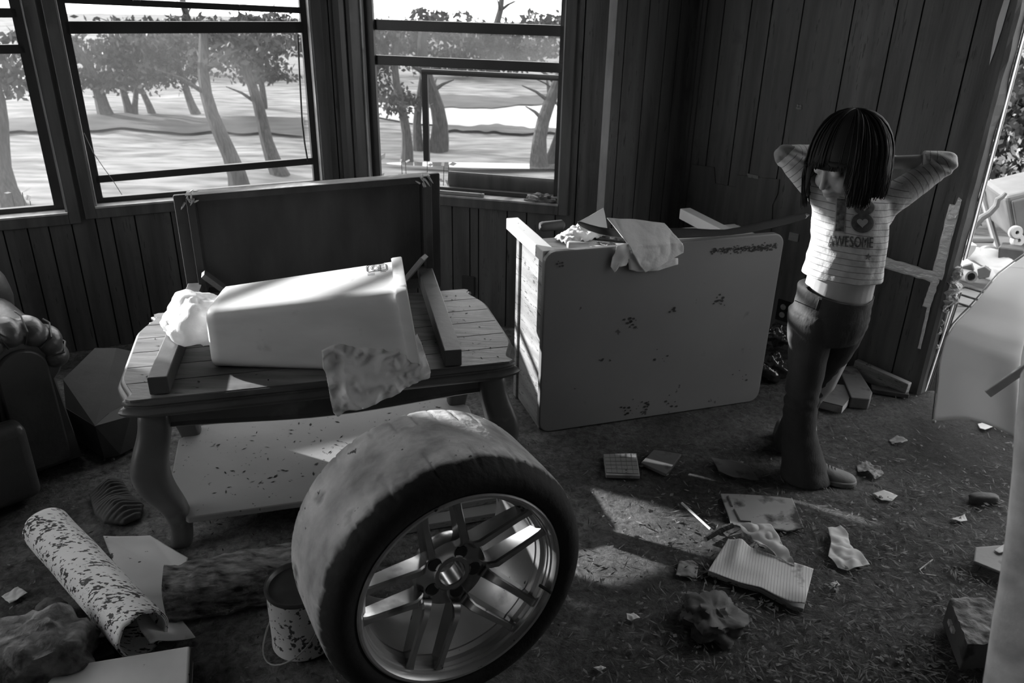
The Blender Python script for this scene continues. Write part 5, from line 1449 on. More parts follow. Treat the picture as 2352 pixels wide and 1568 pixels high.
def segd(p, a, b):
    t = max(0, min(1, (p - a).dot(b - a) / (b - a).length_squared)); return (p - a.lerp(b, t)).length, t * (b - a).length
for i, v in enumerate(so_.data.vertices):
    p = v.co + ko; best = (9, 0)
    al = p.z + 0.1 * (p.x - 1.15)
    for a, b, c in (('shR', 'elR', 'wrR'), ('shL', 'elL', 'wrL')):
        d, s = segd(p, J[a], J[b]); d2, s2 = segd(p, J[b], J[c])
        L1 = (J[b] - J[a]).length
        if d < best[0] and s > 0.055: best = (d, s)
        if d2 < best[0] and s2 > 0.02: best = (d2, L1 + s2)
    if best[0] < 0.058: al = best[1]
    at.data[i].value = al + 5
# print on the chest, laid onto the cloth
dg = bpy.context.evaluated_depsgraph_get()
bt = BVHTree.FromPolygons([v.co + ko for v in so_.data.vertices], [p.vertices[:] for p in so_.data.polygons])
def onshirt(px, py, off=0.0015):
    d = ray(px, py).normalized(); h = bt.ray_cast(EYE, d)
    p = h[0] if h[0] is not None and h[0].y < 2.6 else cp(px, py, -0.09)
    return p - d * off
M['print_dark'] = mat('dark chest print', 0.07, 0.15, 55, rough=0.6, bump=0.05)
M['print_mid'] = mat('patterned chest print', 0.05, 0.24, 70, rough=0.6, bump=0.05, detail=2)
M['print_pale'] = mat('pale chest print', 0.42, 0.5, 30, rough=0.6, bump=0.03)
def decal(name, polys, m, off):
    mb = MB()
    for pl in polys:
        b2 = MB(); b2.poly([V((x, y, 0)) for x, y in pl], 4); me = bpy.data.meshes.new('t'); b2.bm.to_mesh(me); b2.bm.free(); mb.bm.from_mesh(me); bpy.data.meshes.remove(me)
    mb.warp(lambda p: onshirt(p.x, p.y, off))
    return mb.build(name, M[m], so_, smooth=True, angle=0)
def heart(cx, cy, w, h):
    out = []
    for k in range(28):
        t = 2 * PI * k / 28; out.append((cx + w * 16 * math.sin(t) ** 3 / 16, cy - h * (13 * math.cos(t) - 5 * math.cos(2 * t) - 2 * math.cos(3 * t) - math.cos(4 * t)) / 16))
    return out
def oval(cx, cy, rx, ry, n=28): return [(cx + rx * math.cos(2 * PI * k / n), cy + ry * math.sin(2 * PI * k / n)) for k in range(n)]
decal('number_print', [[(1920, 453), (1944, 455), (1940, 535), (1915, 533)]], 'print_pale', 0.0012)
decal('number_print', [[(1923, 456), (1942, 457), (1938, 532), (1918, 530)]], 'print_mid', 0.0022)
decal('number_print', [oval(1985, 476, 26, 21), oval(1981, 512, 29, 26)], 'print_pale', 0.0012)
decal('number_print', [oval(1985, 476, 23.5, 18.5), oval(1981, 512, 26, 23)], 'print_dark', 0.0022)
decal('heart_print', [heart(1986, 474, 12, 10)], 'print_pale', 0.0032); decal('heart_print', [heart(1981, 511, 13, 11.5)], 'print_pale', 0.0032)
decal('star_print', [[(1994 + (8 if k % 2 == 0 else 3.6) * math.sin(PI * k / 5 + 0.2), 590 - (9 if k % 2 == 0 else 4) * math.cos(PI * k / 5 + 0.2)) for k in range(10)]], 'print_mid', 0.0015)
def lettering(txt, offs, m, off):
    cu = bpy.data.curves.new('t', 'FONT'); cu.body = txt; cu.size = 1.0; cu.align_x = 'LEFT'; cu.offset = offs; cu.resolution_u = 3; cu.space_character = 1.08
    o = bpy.data.objects.new('t', cu); COL.objects.link(o)
    dg = bpy.context.evaluated_depsgraph_get(); me = bpy.data.meshes.new_from_object(o.evaluated_get(dg))
    bpy.data.objects.remove(o); bpy.data.curves.remove(cu)
    mb = MB(); mb.bm.from_mesh(me); bpy.data.meshes.remove(me)
    bmesh.ops.triangulate(mb.bm, faces=mb.bm.faces[:])
    for _ in range(3):
        bmesh.ops.subdivide_edges(mb.bm, edges=[e for e in mb.bm.edges if e.calc_length() > 0.12], cuts=1); bmesh.ops.triangulate(mb.bm, faces=[f for f in mb.bm.faces if len(f.verts) > 3])
    return mb, off, m
m1, o1_, _ = lettering('AWESOME', 0.035, 'print_dark', 0.002)
xs = [v.co.x for v in m1.bm.verts]; X0, X1 = min(xs), max(xs)
def tmap(p):
    u = (p.x - X0) / (X1 - X0); v = p.y / 0.74
    return lerp(1900, 2006, u) + 1.5 * v, lerp(565, 569, u) + 3 * math.sin(u * PI) * 0 - 26 * v
for offs, mm, oo, nm in ((0.035, 'print_pale', 0.0012, 'lettering'), (-0.004, 'print_dark', 0.0024, 'lettering')):
    q, _, _ = lettering('AWESOME', offs, mm, oo)
    q.warp(lambda p: onshirt(*tmap(p), oo)); q.build(nm, M[mm], so_, smooth=True, angle=0)

# jeans
def lring(c, rx, ry, n=26, tz=0.0): 
    return [c + V((rx * math.cos(t), ry * math.sin(t), rx * math.cos(t) * tz)) for t in (2 * PI * k / n for k in range(n))]
def px2(py, xl, xr, y): 
    a, b = PY(xl, py, y), PY(xr, py, y); return (a + b) / 2, (b.x - a.x) / 2
mb = MB()
mb.rings([ell(662, 1838, 2004, 0.086, grow=0.004, tilt=-0.10), ell(690, 1832, 2001, 0.090, tilt=-0.05), ell(720, 1818, 1994, 0.094), ell(750, 1815, 1984, 0.092), ell(775, 1820, 1965, 0.085)])
rr = []
for py, xl, xr, y, ry in ((715, 1815, 1915, YC - .005, 0.080), (760, 1812, 1908, YC - .01, 0.078), (800, 1814, 1900, YC - .015, 0.07), (850, 1814, 1890, YC - .025, 0.062), (895, 1808, 1880, YC - .03, 0.056), (940, 1803, 1872, YC - .025, 0.054), (985, 1800, 1872, YC - .015, 0.057), (1030, 1799, 1884, YC - .01, 0.063), (1070, 1797, 1897, YC - .01, 0.070), (1098, 1796, 1908, YC - .015, 0.076)):
    c, r = px2(py, xl, xr, y); rr.append(lring(c, r, ry))
mb.rings(rr); hemc = c
rr = []
for py, xl, xr, y, ry in ((715, 1905, 1994, YC + .01, 0.078), (760, 1895, 1978, YC + .02, 0.076), (800, 1885, 1955, YC + .035, 0.068), (850, 1862, 1918, YC + .06, 0.060), (890, 1840, 1892, YC + .09, 0.056), (930, 1815, 1876, YC + .13, 0.054), (975, 1795, 1868, YC + .17, 0.058), (1010, 1780, 1866, YC + .19, 0.064), (1036, 1774, 1866, YC + .20, 0.07)):
    c, r = px2(py, xl, xr, y); rr.append(lring(c, r, ry))
mb.rings(rr)
jn = fuse(mb, 0.0062, 4, 0.5)
kz = cp(1848, 905).z
def jw(p):
    k = 0.004 * nz((p.x * 0.7, p.y, p.z * 1.5), 15, 7) + 0.0025 * nz(p, 34, 1)
    k += 0.004 * math.exp(-((p.z - kz) / 0.05) ** 2) * math.sin((p.z + 0.5 * (p.x - 1.05)) * 150)
    k += 0.0012 * math.exp(-((p.z - cp(1848, 720).z) / 0.05) ** 2) * math.sin((p.z - 0.3 * p.x) * 210)
    c = V((1.10, YC, p.z)); n = V((p.x - c.x, p.y - c.y, 0)).normalized()
    return p + n * k
jn.warp(jw)
jw0 = cp(1832, 640, -0.09); jw1 = cp(2004, 690, -0.09)
wn_ = V((0.0, 0, 1)); wz = lambda x: None
# waist edge dips towards the front
pn = (cp(2002, 690, -0.06) - cp(1836, 664, -0.06)).cross(V((0, 1, 0.22))).normalized()
if pn.z < 0: pn = -pn
bmesh.ops.bisect_plane(jn.bm, geom=jn.bm.verts[:] + jn.bm.edges[:] + jn.bm.faces[:], plane_co=cp(1915, 692, -0.085), plane_no=pn, clear_outer=True)
je = jn.build('jeans', M['denim'], kid, smooth=True, angle=0, solid=0.003, off=1)
bj = BVHTree.FromPolygons([v.co + ko for v in je.data.vertices], [p.vertices[:] for p in je.data.polygons])
def onj(px, py, off=0.003):
    d = ray(px, py).normalized(); h = bj.ray_cast(EYE, d)
    p = h[0] if h[0] is not None and h[0].y < 2.7 else cp(px, py, -0.09)
    return p - d * off
def seam(name, pts, r=0.0014, m='denim_seam'):
    mb = MB(); mb.tube([onj(x, y, r * 0.7) for x, y in pts], r, 6); mb.build(name, M[m], je, smooth=True)
def path(pts, n=24):
    out = []
    for i in range(n + 1):
        k = i / n * (len(pts) - 1); j = min(int(k), len(pts) - 2); out.append((lerp(pts[j][0], pts[j + 1][0], k - j), lerp(pts[j][1], pts[j + 1][1], k - j)))
    return out
seam('waistband_seam', path([(1826, 690), (1850, 700), (1880, 712), (1915, 719), (1960, 716), (1998, 702)]))
seam('waistband_seam', path([(1834, 672), (1850, 684), (1880, 696), (1915, 701), (1960, 698), (1999, 687)]))
seam('pocket_seam', path([(1822, 704), (1830, 715), (1846, 720), (1858, 718), (1866, 708)]))
seam('fly_seam', path([(1928, 720), (1925, 745), (1918, 758)]))
for x, y in ((1881, 700), (1930, 708), (1966, 706)):
    mb = MB(); a, b = onj(x + 3, y - 12, 0.004), onj(x - 5, y + 13, 0.004); mb.beam(a, b, 0.010, 0.004, up=(0, -1, 0)); mb.build('belt_loop', M['denim'], je, bevel=0.001)
# shoes
def shoe(heel, toe, w, name='shoe'):
    d = (toe - heel); L_ = d.length; d.normalize(); s = V((-d.y, d.x, 0)); mb = MB(); rr = []
    for u, hw, h, zt in ((0.0, 0.55, 0.5, 0.062), (0.04, 0.8, 0.75, 0.070), (0.15, 0.9, 1.0, 0.074), (0.35, 0.86, 1, 0.072), (0.5, 0.92, 1, 0.062), (0.65, 1.0, 1, 0.050), (0.8, 1.0, 1, 0.042), (0.92, 0.8, 1, 0.036), (0.98, 0.5, 1, 0.028), (1.0, 0.25, 1, 0.022)):
        c = heel + d * L_ * u; W_ = w * hw
        rr.append([c + s * W_ * math.cos(t) + V((0, 0, 0.012 + max(0, math.sin(t)) ** 0.8 * (zt - 0.012))) for t in (PI * k / 14 for k in range(15))] + [c - s * W_ * 0.9 + V((0, 0, 0.006)), c + s * W_ * 0.9 + V((0, 0, 0.006))])
    mb.rings(rr); sh_ = mb.build(name, M['shoe'], kid, smooth=True, angle=60, sub=1)
    mb = MB(); ol = []
    for u, hw in ((0, .5), (0.03, .8), (0.15, .97), (0.35, .92), (0.5, .97), (0.65, 1.06), (0.8, 1.06), (0.92, .88), (0.98, .58), (1.01, .25)): ol.append((u, hw))
    P_ = [heel + d * L_ * u + s * w * hw * 1.03 for u, hw in ol] + [heel + d * L_ * u - s * w * hw * 1.03 for u, hw in reversed(ol)]
    mb.prism(P_, (0, 0, 0.019)); mb.build('sole', M['sole'], sh_, smooth=True, angle=40, bevel=0.004)
    for k in range(5):
        c = heel + d * L_ * (0.42 + 0.055 * k) + V((0, 0, 0.069 - 0.0045 * k)); mb = MB(); mb.tube([c - s * w * 0.45 + V((0, 0, -0.008)), c + V((0, 0, 0.002)), c + s * w * 0.45 + V((0, 0, -0.008))], 0.003, 6); mb.build('lace', M['sole'], sh_, smooth=True)
shoe(PF(1822, 1090), PF(1964, 1112), 0.036)
shoe(PF(1772, 1002) + V((0.02, 0.02, 0)), PF(1858, 1032), 0.034)
# ------------------------------------------------------------------ loose things on the right hand floor
M['ruled'] = mat('muddy ruled paper', 0.60, 0.75, 4, rough=0.8, bump=0.04, mud=0.22, mudv=0.2, mudscale=14)
def ruled(m, ang, per):
    nt = m.node_tree; N = nt.nodes; L = nt.links; b = N['Principled BSDF']; src = b.inputs['Base Color'].links[0].from_socket
    tc = N.new('ShaderNodeTexCoord'); mp = N.new('ShaderNodeMapping'); mp.inputs['Rotation'].default_value = (0, 0, ang); L.new(tc.outputs['Object'], mp.inputs[0])
    sp = N.new('ShaderNodeSeparateXYZ'); L.new(mp.outputs[0], sp.inputs[0])
    d = N.new('ShaderNodeMath'); d.operation = 'DIVIDE'; L.new(sp.outputs[0], d.inputs[0]); d.inputs[1].default_value = per
    f = N.new('ShaderNodeMath'); f.operation = 'FRACT'; L.new(d.outputs[0], f.inputs[0])
    g = N.new('ShaderNodeMath'); g.operation = 'LESS_THAN'; L.new(f.outputs[0], g.inputs[0]); g.inputs[1].default_value = 0.12
    mx = N.new('ShaderNodeMix'); mx.data_type = 'FLOAT'; L.new(g.outputs[0], mx.inputs[0]); L.new(src, mx.inputs[2]); mx.inputs[3].default_value = 0.3
    L.new(mx.outputs[0], b.inputs['Base Color'])
ruled(M['ruled'], rad(20), 0.0085)
M['folder'] = mat('mud smeared folder', 0.26, 0.36, 4, rough=0.7, bump=0.05, mud=0.5, mudv=0.04, mudscale=13)
M['book'] = mat('muddy book cover', 0.10, 0.16, 5, rough=0.7, bump=0.08, mud=0.4, mudv=0.05, mudscale=16)
M['pages'] = mat('damp page edges', 0.30, 0.46, 4, (1, 1, 40), rough=0.9, bump=0.1, mud=0.3, mudv=0.12)
M['grid_paper'] = mat('muddy printed page', 0.22, 0.32, 6, rough=0.8, bump=0.05, mud=0.25, mudv=0.05, mudscale=20, specks=0.1, speckv=0.06, speckscale=60)
M['foil'] = mat('shiny black plastic film', 0.02, 0.04, 5, rough=0.12, bump=0.6, bscale=10, spec=0.8)
def fpoly(px, z): return [PF(x, y, z) for x, y in px]
def slab(name, label, cat, px, h, m, parent=None, z0=0.0, bevel=0.002, group=None):
    pts = fpoly(px, z0 + h); mb = MB(); mb.prism([p - V((0, 0, h)) for p in pts], (0, 0, h))
    o = mb.build(name, M[m], parent, bevel=bevel)
    if label: tag(o, label, cat, group)
    return o
# notebook: pad, curled top page, wire
nb = thing('notebook', PF(1745, 1310), 'open muddy notebook with ruled white pages on the floor', 'notebook')
px = [(1672, 1240), (1868, 1308), (1846, 1398), (1822, 1392), (1746, 1352), (1696, 1338), (1626, 1312)]
mb = MB(); pts = fpoly(px, 0.016); mb.prism([p - V((0, 0, 0.015)) for p in pts], (0, 0, 0.015)); mb.build('page_block', M['pages'], nb, bevel=0.002)
mb = MB(); pts = fpoly(px, 0.018); mb.poly(pts, 5); c0 = PF(1846, 1395); c1 = PF(1690, 1285)
mb.warp(lambda p: p + V((0, 0, 0.003 + 0.02 * math.exp(-((p - c0).length / 0.06) ** 2) + 0.018 * math.exp(-((p.x - c1.x - (p.y - c1.y) * 0.5) / 0.022) ** 2) * sst(0, 0.1, p.y - c1.y + 0.09) + 0.004 * nz(p, 14))))
mb.build('ruled_page', M['ruled'], nb, smooth=True, angle=0, solid=0.001)
mb = MB(); pts = fpoly([(1690, 1212), (1728, 1216), (1762, 1218), (1790, 1250), (1828, 1302), (1790, 1285), (1745, 1262), (1722, 1240), (1700, 1232)], 0.02); mb.poly(pts, 5)
mb.warp(lambda p: p + V((0, 0, 0.022 * (0.5 + nz(p, 14, 4)) + 0.022 * abs(nz(p, 26, 1)))))
mb.build('curled_page', M['paper'], nb, smooth=True, angle=0, solid=0.001)
# folder
fo = thing('folder', PF(1750, 1180), 'flat pale folder smeared with mud behind the notebook', 'folder')
mb = MB(); mb.poly(fpoly([(1655, 1134), (1742, 1138), (1820, 1146), (1847, 1212), (1806, 1220), (1740, 1210), (1680, 1206)], 0.010), 5)
mb.warp(lambda p: p + V((0, 0, 0.003 * nz(p, 10)))); mb.build('cover', M['folder'], fo, smooth=True, angle=0, solid=0.004)
mb = MB(); mb.tube([p + V((0, 0, 0.004)) for p in fpoly([(1672, 1141), (1681, 1165)], 0.010)], 0.003, 6); mb.tube([p + V((0, 0, 0.004)) for p in fpoly([(1686, 1172), (1700, 1198), (1724, 1200)], 0.010)], 0.003, 6)
mb.build('fastener', M['book'], fo, smooth=True)
# thin books
b1 = slab('booklet', 'small pale booklet with a printed grid page, left of the dark one', 'booklet', [(1386, 1042), (1462, 1040), (1470, 1092), (1392, 1090)], 0.014, 'pages')
mb = MB(); p4 = fpoly([(1388, 1043), (1460, 1042), (1467, 1088), (1393, 1085)], 0.016)
mb.prism(p4, (0, 0, 0.001)); mb.build('printed_page', M['grid_paper'], b1)
mb = MB()
for i in range(1, 6):
    a = p4[0].lerp(p4[1], i / 6); b = p4[3].lerp(p4[2], i / 6); mb.beam(a + V((0, 0, .0016)), b + V((0, 0, .0016)), 0.0012, 0.0006)
for i in range(1, 5):
    a = p4[0].lerp(p4[3], i / 5); b = p4[1].lerp(p4[2], i / 5); mb.beam(a + V((0, 0, .0016)), b + V((0, 0, .0016)), 0.0012, 0.0006)
mb.build('grid_lines', M['book'], b1)
slab('booklet', 'small dark muddy booklet just right of the pale one', 'booklet', [(1502, 1032), (1565, 1042), (1540, 1078), (1530, 1088), (1472, 1062)], 0.012, 'book')
mb = MB(); mb.poly(fpoly([(1632, 1052), (1680, 1058), (1720, 1072), (1744, 1104), (1690, 1098), (1650, 1082)], 0.008), 4); mb.warp(lambda p: p + V((0, 0, 0.014 * abs(nz(p, 16, 3)))))
tag(mb.build('paper_sheet', M['book'], smooth=True, angle=0, solid=0.001), 'dark mud soaked paper sheet right of the two booklets', 'paper')
# torn papers and scraps
def scrap(name, label, cat, px, m, amp=0.012, sc=16, z=0.008, cuts=4, seed=0, group=None):
    o = sheet(name, fpoly(px, z), M[m], amp, sc, cuts, seed=seed); return tag(o, label, cat, group)
scrap('torn_paper', 'crumpled torn white paper on the floor right of the notebook', 'paper', [(1900, 1216), (1930, 1212), (1948, 1228), (1952, 1252), (1975, 1272), (1997, 1300), (1970, 1303), (1948, 1306), (1925, 1298), (1902, 1276), (1908, 1248)], 'paper', 0.024, 8, 0.012, 5, 2)
scrap('photo_card', 'little ornate card lying left of the notebook', 'card', [(1560, 1288), (1590, 1284), (1604, 1298), (1600, 1328), (1552, 1320)], 'grid_paper', 0.008, 18, 0.006, 4, 5)
scrap('paper_scrap', 'flat pale scrap on the floor beyond the toe of the shoe', 'scrap', [(2004, 1132), (2030, 1126), (2062, 1138), (2048, 1151), (2024, 1148)], 'paper', 0.004, 20, 0.006, 3)
scrap('paper_scrap', 'ragged pale scrap nearest the right side of the shoe toe', 'scrap', [(1968, 1068), (1990, 1060), (2020, 1074), (2030, 1090), (2010, 1102), (1990, 1088), (1972, 1084)], 'grid_paper', 0.016, 22, 0.006, 4, 3)
scrap('paper_scrap', 'torn grey scrap lying right of the torn white paper', 'scrap', [(2182, 1192), (2215, 1182), (2222, 1194), (2205, 1200)], 'paper', 0.006, 24, 0.006, 3, 4)
scrap('paper_scrap', 'pale scrap on the mud under the umbrella edge', 'scrap', [(2246, 972), (2272, 968), (2282, 980), (2262, 988), (2250, 984)], 'paper', 0.005, 24, 0.006, 3, 6)
scrap('paper_scrap', 'small curled scrap left of the muddy clump', 'scrap', [(1438, 1412), (1455, 1408), (1470, 1420), (1452, 1427), (1440, 1424)], 'paper', 0.010, 24, 0.006, 3, 7)
scrap('paper_scrap', 'small pale scrap at the bottom edge right of the wheel', 'scrap', [(1362, 1532), (1380, 1526), (1392, 1536), (1378, 1542)], 'paper', 0.010, 24, 0.006, 3, 8)
scrap('paper_scrap', 'tiny pale scrap below the torn white paper', 'scrap', [(1906, 1338), (1922, 1334), (1930, 1344), (1915, 1348)], 'paper', 0.008, 24, 0.006, 3, 9)
scrap('paper_scrap', 'pale ragged scrap on the mud between the feet and the umbrella', 'scrap', [(2042, 1010), (2060, 1000), (2085, 1012), (2072, 1020), (2050, 1018)], 'grid_paper', 0.01, 24, 0.006, 3, 10)
mb = MB(); 
lump('clump', 'muddy crumpled clump on the floor below the notebook', 'clump', PF(1632, 1432) + V((0, 0, 0.02)), (0.075, 0.080, 0.040), m='book', amp=0.4, sc=2.2, seed=12, seg=48)
lump('shoe_sole_lump', 'long smooth muddy lump on the right hand floor', 'lump', PF(2258, 1152) + V((0, 0, 0.012)), (0.05, 0.02, 0.022), m='book', amp=0.12, sc=1.5, seed=14)
mb = MB(); a, b = PF(1566, 1155, 0.008), PF(1632, 1215, 0.008); mb.tube([a, b], 0.0042, 8)
tag(mb.build('pencil', M['raw_wood'], smooth=True), 'thin pale pencil lying left of the folder', 'pencil')
mb = MB(); a, b = PF(1620, 1238, 0.012), PF(1682, 1206, 0.014); mb.tube([a, a.lerp(b, .5) + V((0, 0.006, 0)), b], [0.008, 0.010, 0.009], 9)
tag(mb.build('stick', M['bark'], smooth=True), 'dark round stick touching the corner of the folder', 'stick')
mb = MB(); mb.tube([PF(x, y, 0.006) for x, y in ((2142, 1285), (2125, 1298), (2112, 1308), (2120, 1318), (2150, 1322))], 0.0022, 6)
tag(mb.build('string', M['raw_wood'], smooth=True), 'bent pale string on the litter right of the torn paper', 'string')
# dark box with litter on it, lower right, and the pale file behind it
bx2 = thing('litter_box', PF(2230, 1470), 'dark low box with dirt on its lid near the right edge of the floor', 'box')
A_, B_, C_, D_ = PF(2222, 1482, 0.09), PF(2350, 1475, 0.09), PF(2330, 1372, 0.09), PF(2180, 1375, 0.09)
mb = MB(); mb.prism([p - V((0, 0, 0.085)) for p in (A_, B_, C_, D_)], (0, 0, 0.085)); mb.build('box_body', M['book'], bx2, bevel=0.004)
mb = MB(); mb.poly([p + V((0, 0, 0.002)) for p in (A_, B_, C_, D_)], 5); mb.warp(lambda p: p + V((0, 0, 0.010 * abs(nz(p, 30)) + 0.004 * nz(p, 80)))); mb.build('dirt', M['rubble'], bx2, smooth=True, angle=0)
mb = MB(); e = (D_ - A_).normalized(); c = A_.lerp(D_, 0.62) - V((0, 0, 0.045)); out_ = V((-1, 0, 0)) * 0.004
for k in range(2):
    q = A_.lerp(D_, 0.55 + 0.14 * k) - V((0, 0, 0.035)); mb.box(q + V((-0.002, -0.002, 0)), (0.012, 0.018, 0.012), math.atan2(e.y, e.x) + PI / 2)
mb.build('label_mark', M['paper'], bx2)
fi = thing('file', PF(2270, 1290), 'pale file with a lifted corner at the right edge of the floor', 'file')
mb = MB(); mb.poly(fpoly([(2240, 1258), (2290, 1254), (2360, 1250), (2370, 1330), (2300, 1316), (2236, 1290)], 0.03), 4); mb.build('cover', M['folder'], fi, smooth=True, angle=0, solid=0.006)
mb = MB(); mb.poly(fpoly([(2284, 1262), (2306, 1250), (2350, 1244), (2350, 1262), (2295, 1270)], 0.04), 4); mb.warp(lambda p: p + V((0, 0, 0.01 * nz(p, 20)))); mb.build('loose_page', M['paper'], fi, smooth=True, angle=0, solid=0.001)
# by the right wall
k1 = thing('book', PF(1905, 935), 'thick dark book with pale page edges behind the legs by the right wall', 'book')
def block(px_top, h, z0=0.0):
    pts = fpoly(px_top, z0 + h); return [p - V((0, 0, h)) for p in pts]
tp = [(1886, 928), (1940, 950), (1962, 905), (1955, 884), (1905, 878)]
tp = [(1878, 918), (1936, 932), (1956, 908), (1946, 884), (1895, 880)]
mb = MB(); mb.prism(block(tp, 0.035, 0.006), (0, 0, 0.031)); mb.build('page_block', M['pages'], k1)
mb = MB(); mb.prism(block(tp, 0.004, 0.037), (0, 0, 0.004)); mb.build('cover', M['book'], k1)
mb = MB(); mb.prism(block(tp, 0.004, 0.001), (0, 0, 0.004)); mb.build('cover', M['book'], k1)
slab('carton', 'dark flattened carton lying behind the thick book at the right wall', 'carton', [(1925, 842), (1965, 838), (2004, 900), (1998, 916), (1955, 912)], 0.05, 'book', bevel=0.004)
mb = MB(); a, b = FD.P(SD_END - 0.27, 0.045, -0.03), FD.P(SD_END - 0.02, 0.03, -0.06); mb.beam(a, b, 0.03, 0.075)
tag(mb.build('board', M['desk_side'], bevel=0.003), 'broken pale board lying at the foot of the right wall', 'board')
mb = MB(); mb.beam(PF(2000, 892, 0.012), PF(2086, 905, 0.012), 0.05, 0.02); tag(mb.build('board', M['dark_wood'], bevel=0.003), 'dark board in front of the broken pale board by the right wall', 'board')
def shiny(px, py, r, lab, seed):
    p = PF(px, py, 0); c = p + V((0, 0.0, r[2])); mb = MB(); mb.ball((0, 0, 0), 1, seg=40, rng=24)
    mb.warp(lambda q: c + V((q.x * r[0], q.y * r[1], q.z * r[2])) * 1.0 + q * (0.03 * nz(q, 2.2, seed) + 0.016 * abs(nz(q, 5, seed))))
    return tag(mb.build('plastic_bag', M['foil'], smooth=True, angle=0), lab, 'plastic bag')
shiny(1768, 872, (0.07, 0.05, 0.06), 'shiny black plastic bag on the floor between desk and person, lower one', 3)
o = shiny(1780, 840, (0.055, 0.04, 0.04), 'shiny black plastic bag lying on top of the lower one behind the person', 8)
o.location.z += 0.12
# outlets and marks on the walls
def outlet(fr, px, py, lab, mm):
    s, z = fr.S(px, py); t = thing('outlet', fr.P(s, z - 0.05, -0.004), lab, 'outlet')
    mb = MB(); fr.box(mb, s - 0.032, s + 0.032, z - 0.052, z + 0.052, -0.006, 0.002); mb.build('cover_plate', M['dark_wood' if mm else 'panel_back'], t, bevel=0.002)
    for dz in (-0.02, 0.02):
        mb = MB(); P_ = [fr.P(s + 0.014 * math.cos(a), z + dz + 0.014 * math.sin(a), -0.006) for a in (2 * PI * k / 16 for k in range(16))]; mb.prism(P_, -fr.n * 0.002); so2 = mb.build('socket', M['desk_side'], t)
outlet(FD, 1799, 713, 'wall outlet with two pale sockets beside the right end of the desk', 0)
s, z = FB.S(1076, 655)
t = thing('outlet', FB.P(s, z - 0.05, -0.004), 'dark wall outlet plate below the third window behind the coffee table', 'outlet'); mb = MB(); FB.box(mb, s - 0.032, s + 0.032, z - 0.05, z + 0.05, -0.012, 0.002); mb.build('cover_plate', M['dark_wood'], t, bevel=0.003)
s, z = FD.S(1823, 543); mb = MB(); FD.box(mb, s - 0.022, s + 0.025, z - 0.02, z + 0.018, -0.006, 0.002); tag(mb.build('wall_plate', M['desk_side'], bevel=0.002), 'pale rectangular plate on the right wall above the end of the desk', 'plate')
s, z = FD.S(1836, 246); mb = MB()
for dx, dz in ((-.006, .006), (.006, .006), (-.008, -.004), (.008, -.004), (0, -.007)): mb.ball(FD.P(s + dx, z + dz, 0), 0.007, seg=12, rng=8)
tag(mb.build('sticker', M['desk_side'], smooth=True), 'tiny pale flower sticker high on the right wall', 'sticker')
# clod of mud and a rod on the third window's sill
c = FB.P(FB.S(1245, 448)[0], W3[2] + 0.008, 0.02)
lump('mud_clod', 'dark clod of mud and leaves on the right end of the third window sill', 'mud', c, (0.075, 0.03, 0.03), amp=0.5, sc=3, seed=5, rz=rad(-14))
oo = bpy.data.objects['mud_clod']
a = FB.P(FB.S(1005, 432)[0], W3[2] + 0.018, 0.0); b = FB.P(FB.S(1112, 440)[0], W3[2] + 0.018, 0.0)
mb = MB(); mb.beam(a, b, 0.016, 0.016); tag(mb.build('rod', M['desk_side'], bevel=0.002), 'short pale rod lying on the sill of the third window', 'rod')

# ------------------------------------------------------------------ dead leaves, chips and straw strewn over the mud
M['litter'] = mat('dry litter', 0.015, 0.22, 45, rough=0.85, bump=0)
rg = random.Random(21); mb = MB()
def flake(p, s, asp, tilt):
    a = rg.uniform(0, 2 * PI); d = V((math.cos(a), math.sin(a), rg.uniform(-tilt, tilt))); w = V((-math.sin(a), math.cos(a), rg.uniform(-tilt, tilt))) * asp
    mb.bm.faces.new([mb.bm.verts.new(p + q) for q in (d * -s, w * -s, d * s, w * s)])
for i in range(9000):
    px_, py_ = rg.uniform(1150, 2352), 700 + 868 * rg.random() ** 0.75
    dens = sst(1150, 2100, px_) * sst(900, 1300, py_) + 0.15
    if rg.random() > dens: continue
    p = PF(px_, py_, 0.004)
    if p.y > 3.3 or (FK.o.x < p.x < 1.05 and p.y > 2.62): continue
    if rg.random() < 0.45: flake(p + V((0, 0, rg.uniform(0, 0.006))), rg.uniform(0.004, 0.012), rg.uniform(0.3, 0.6), 0.4)
    else: flake(p + V((0, 0, rg.uniform(0, 0.006))), rg.uniform(0.008, 0.024), rg.uniform(0.06, 0.14), 0.25)
for i in range(1200):
    p = PF(rg.uniform(0, 1250), rg.uniform(1050, 1568), 0.003); flake(p + V((0, 0, rg.uniform(0, 0.005))), rg.uniform(0.003, 0.012), rg.uniform(0.1, 0.4), 0.3)
tag(mb.build('leaf_litter', M['litter'], loc=(0, 0, 0)), 'dead leaves, chips and straw strewn across the muddy floor', 'litter', kind='stuff')
mb = MB()
for i in range(420):
    u, v = rg.uniform(0.05, TL - 0.05), rg.uniform(0.05, TW - 0.05)
    if 0.1 < u < 0.95 and rg.random() < 0.8: continue
    p = TP(u, v, 0.5515); flake(p, rg.uniform(0.002, 0.008), rg.uniform(0.1, 0.5), 0.2)
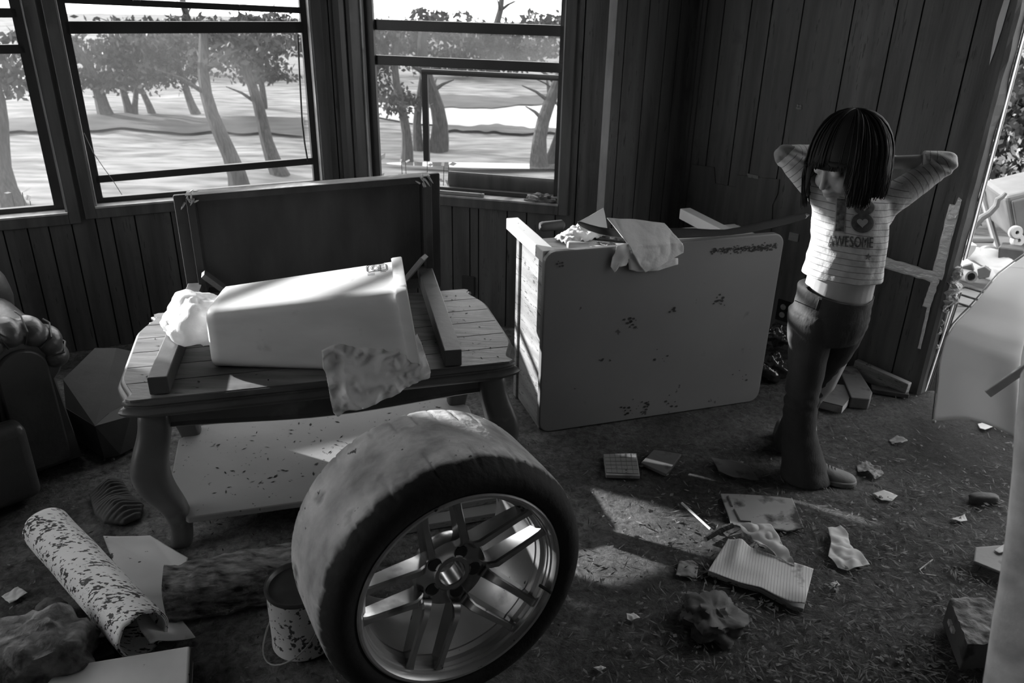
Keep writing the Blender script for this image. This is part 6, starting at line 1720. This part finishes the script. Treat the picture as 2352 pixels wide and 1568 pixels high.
for i in range(160):
    u, v = rg.uniform(0.14, 1.0), rg.uniform(0.1, 0.55); p = TP(u, v, 0.1235); flake(p, rg.uniform(0.002, 0.012), rg.uniform(0.1, 0.4), 0.2)
tag(mb.build('dirt_flakes', M['bark'], tb), kind='stuff')

# lower part of the right wall: a broken overlaid panel, and mud splashed along the flood line
mb = MB(); ol = [(1588, 378), (1640, 384), (1643, 421), (1690, 430), (1693, 402), (1790, 412), (1786, 445), (1774, 470), (1772, 520), (1765, 560), (1700, 560), (1600, 545), (1584, 520)]
mb.prism([FD.P(*FD.S(x, y, -0.006), -0.006) for x, y in ol], FD.n * 0.005)
M['overlay'] = mat('faded overlaid panel', 0.055, 0.13, 3.0, (6, 6, 0.5), 0.6, bump=0.1, bscale=20, mud=0.3, mudv=0.05, mudscale=8)
mb.build('overlaid_panel', M['overlay'], bpy.data.objects['wall_right'])
mb = MB(); mb.prism([FD.P(*FD.S(x, y, -0.007), -0.007) for x, y in ((1716, 398), (1742, 404), (1741, 411), (1718, 407))], FD.n * 0.004); mb.build('torn_edge', M['desk_side'], bpy.data.objects['wall_right'])
# mud streak and clots on the desk front
mb = MB()
for i in range(260):
    x = rg.uniform(1632, 1786); s_, z_ = FK.S(x, 577 - (x - 1632) * 0.07 + rg.gauss(0, 4), -0.001); r0 = rg.uniform(0.001, 0.004)
    mb.poly([FK.P(s_ + r0 * 1.6 * math.cos(a), z_ + r0 * math.sin(a), -0.0012) for a in (0, 1.3, 2.4, 3.6, 5.0)], 0)
for cx, cy2, n_ in ((1452, 742, 16), (1650, 690, 14), (1556, 716, 6), (1480, 932, 14), (1540, 930, 8), (1388, 820, 5), (1520, 820, 6), (1290, 605, 6), (1700, 860, 6), (1440, 945, 10)):
    for i in range(n_):
        s_, z_ = FK.S(cx + rg.gauss(0, 9), cy2 + rg.gauss(0, 8), -0.001); r0 = rg.uniform(0.0015, 0.006)
        mb.poly([FK.P(s_ + r0 * 1.3 * math.cos(a), z_ + r0 * math.sin(a), -0.0012) for a in (0, 1.2, 2.5, 3.7, 5.1)], 0)
o = mb.build('mud_clots', M['rubber'], dk); tag(o, kind='stuff')
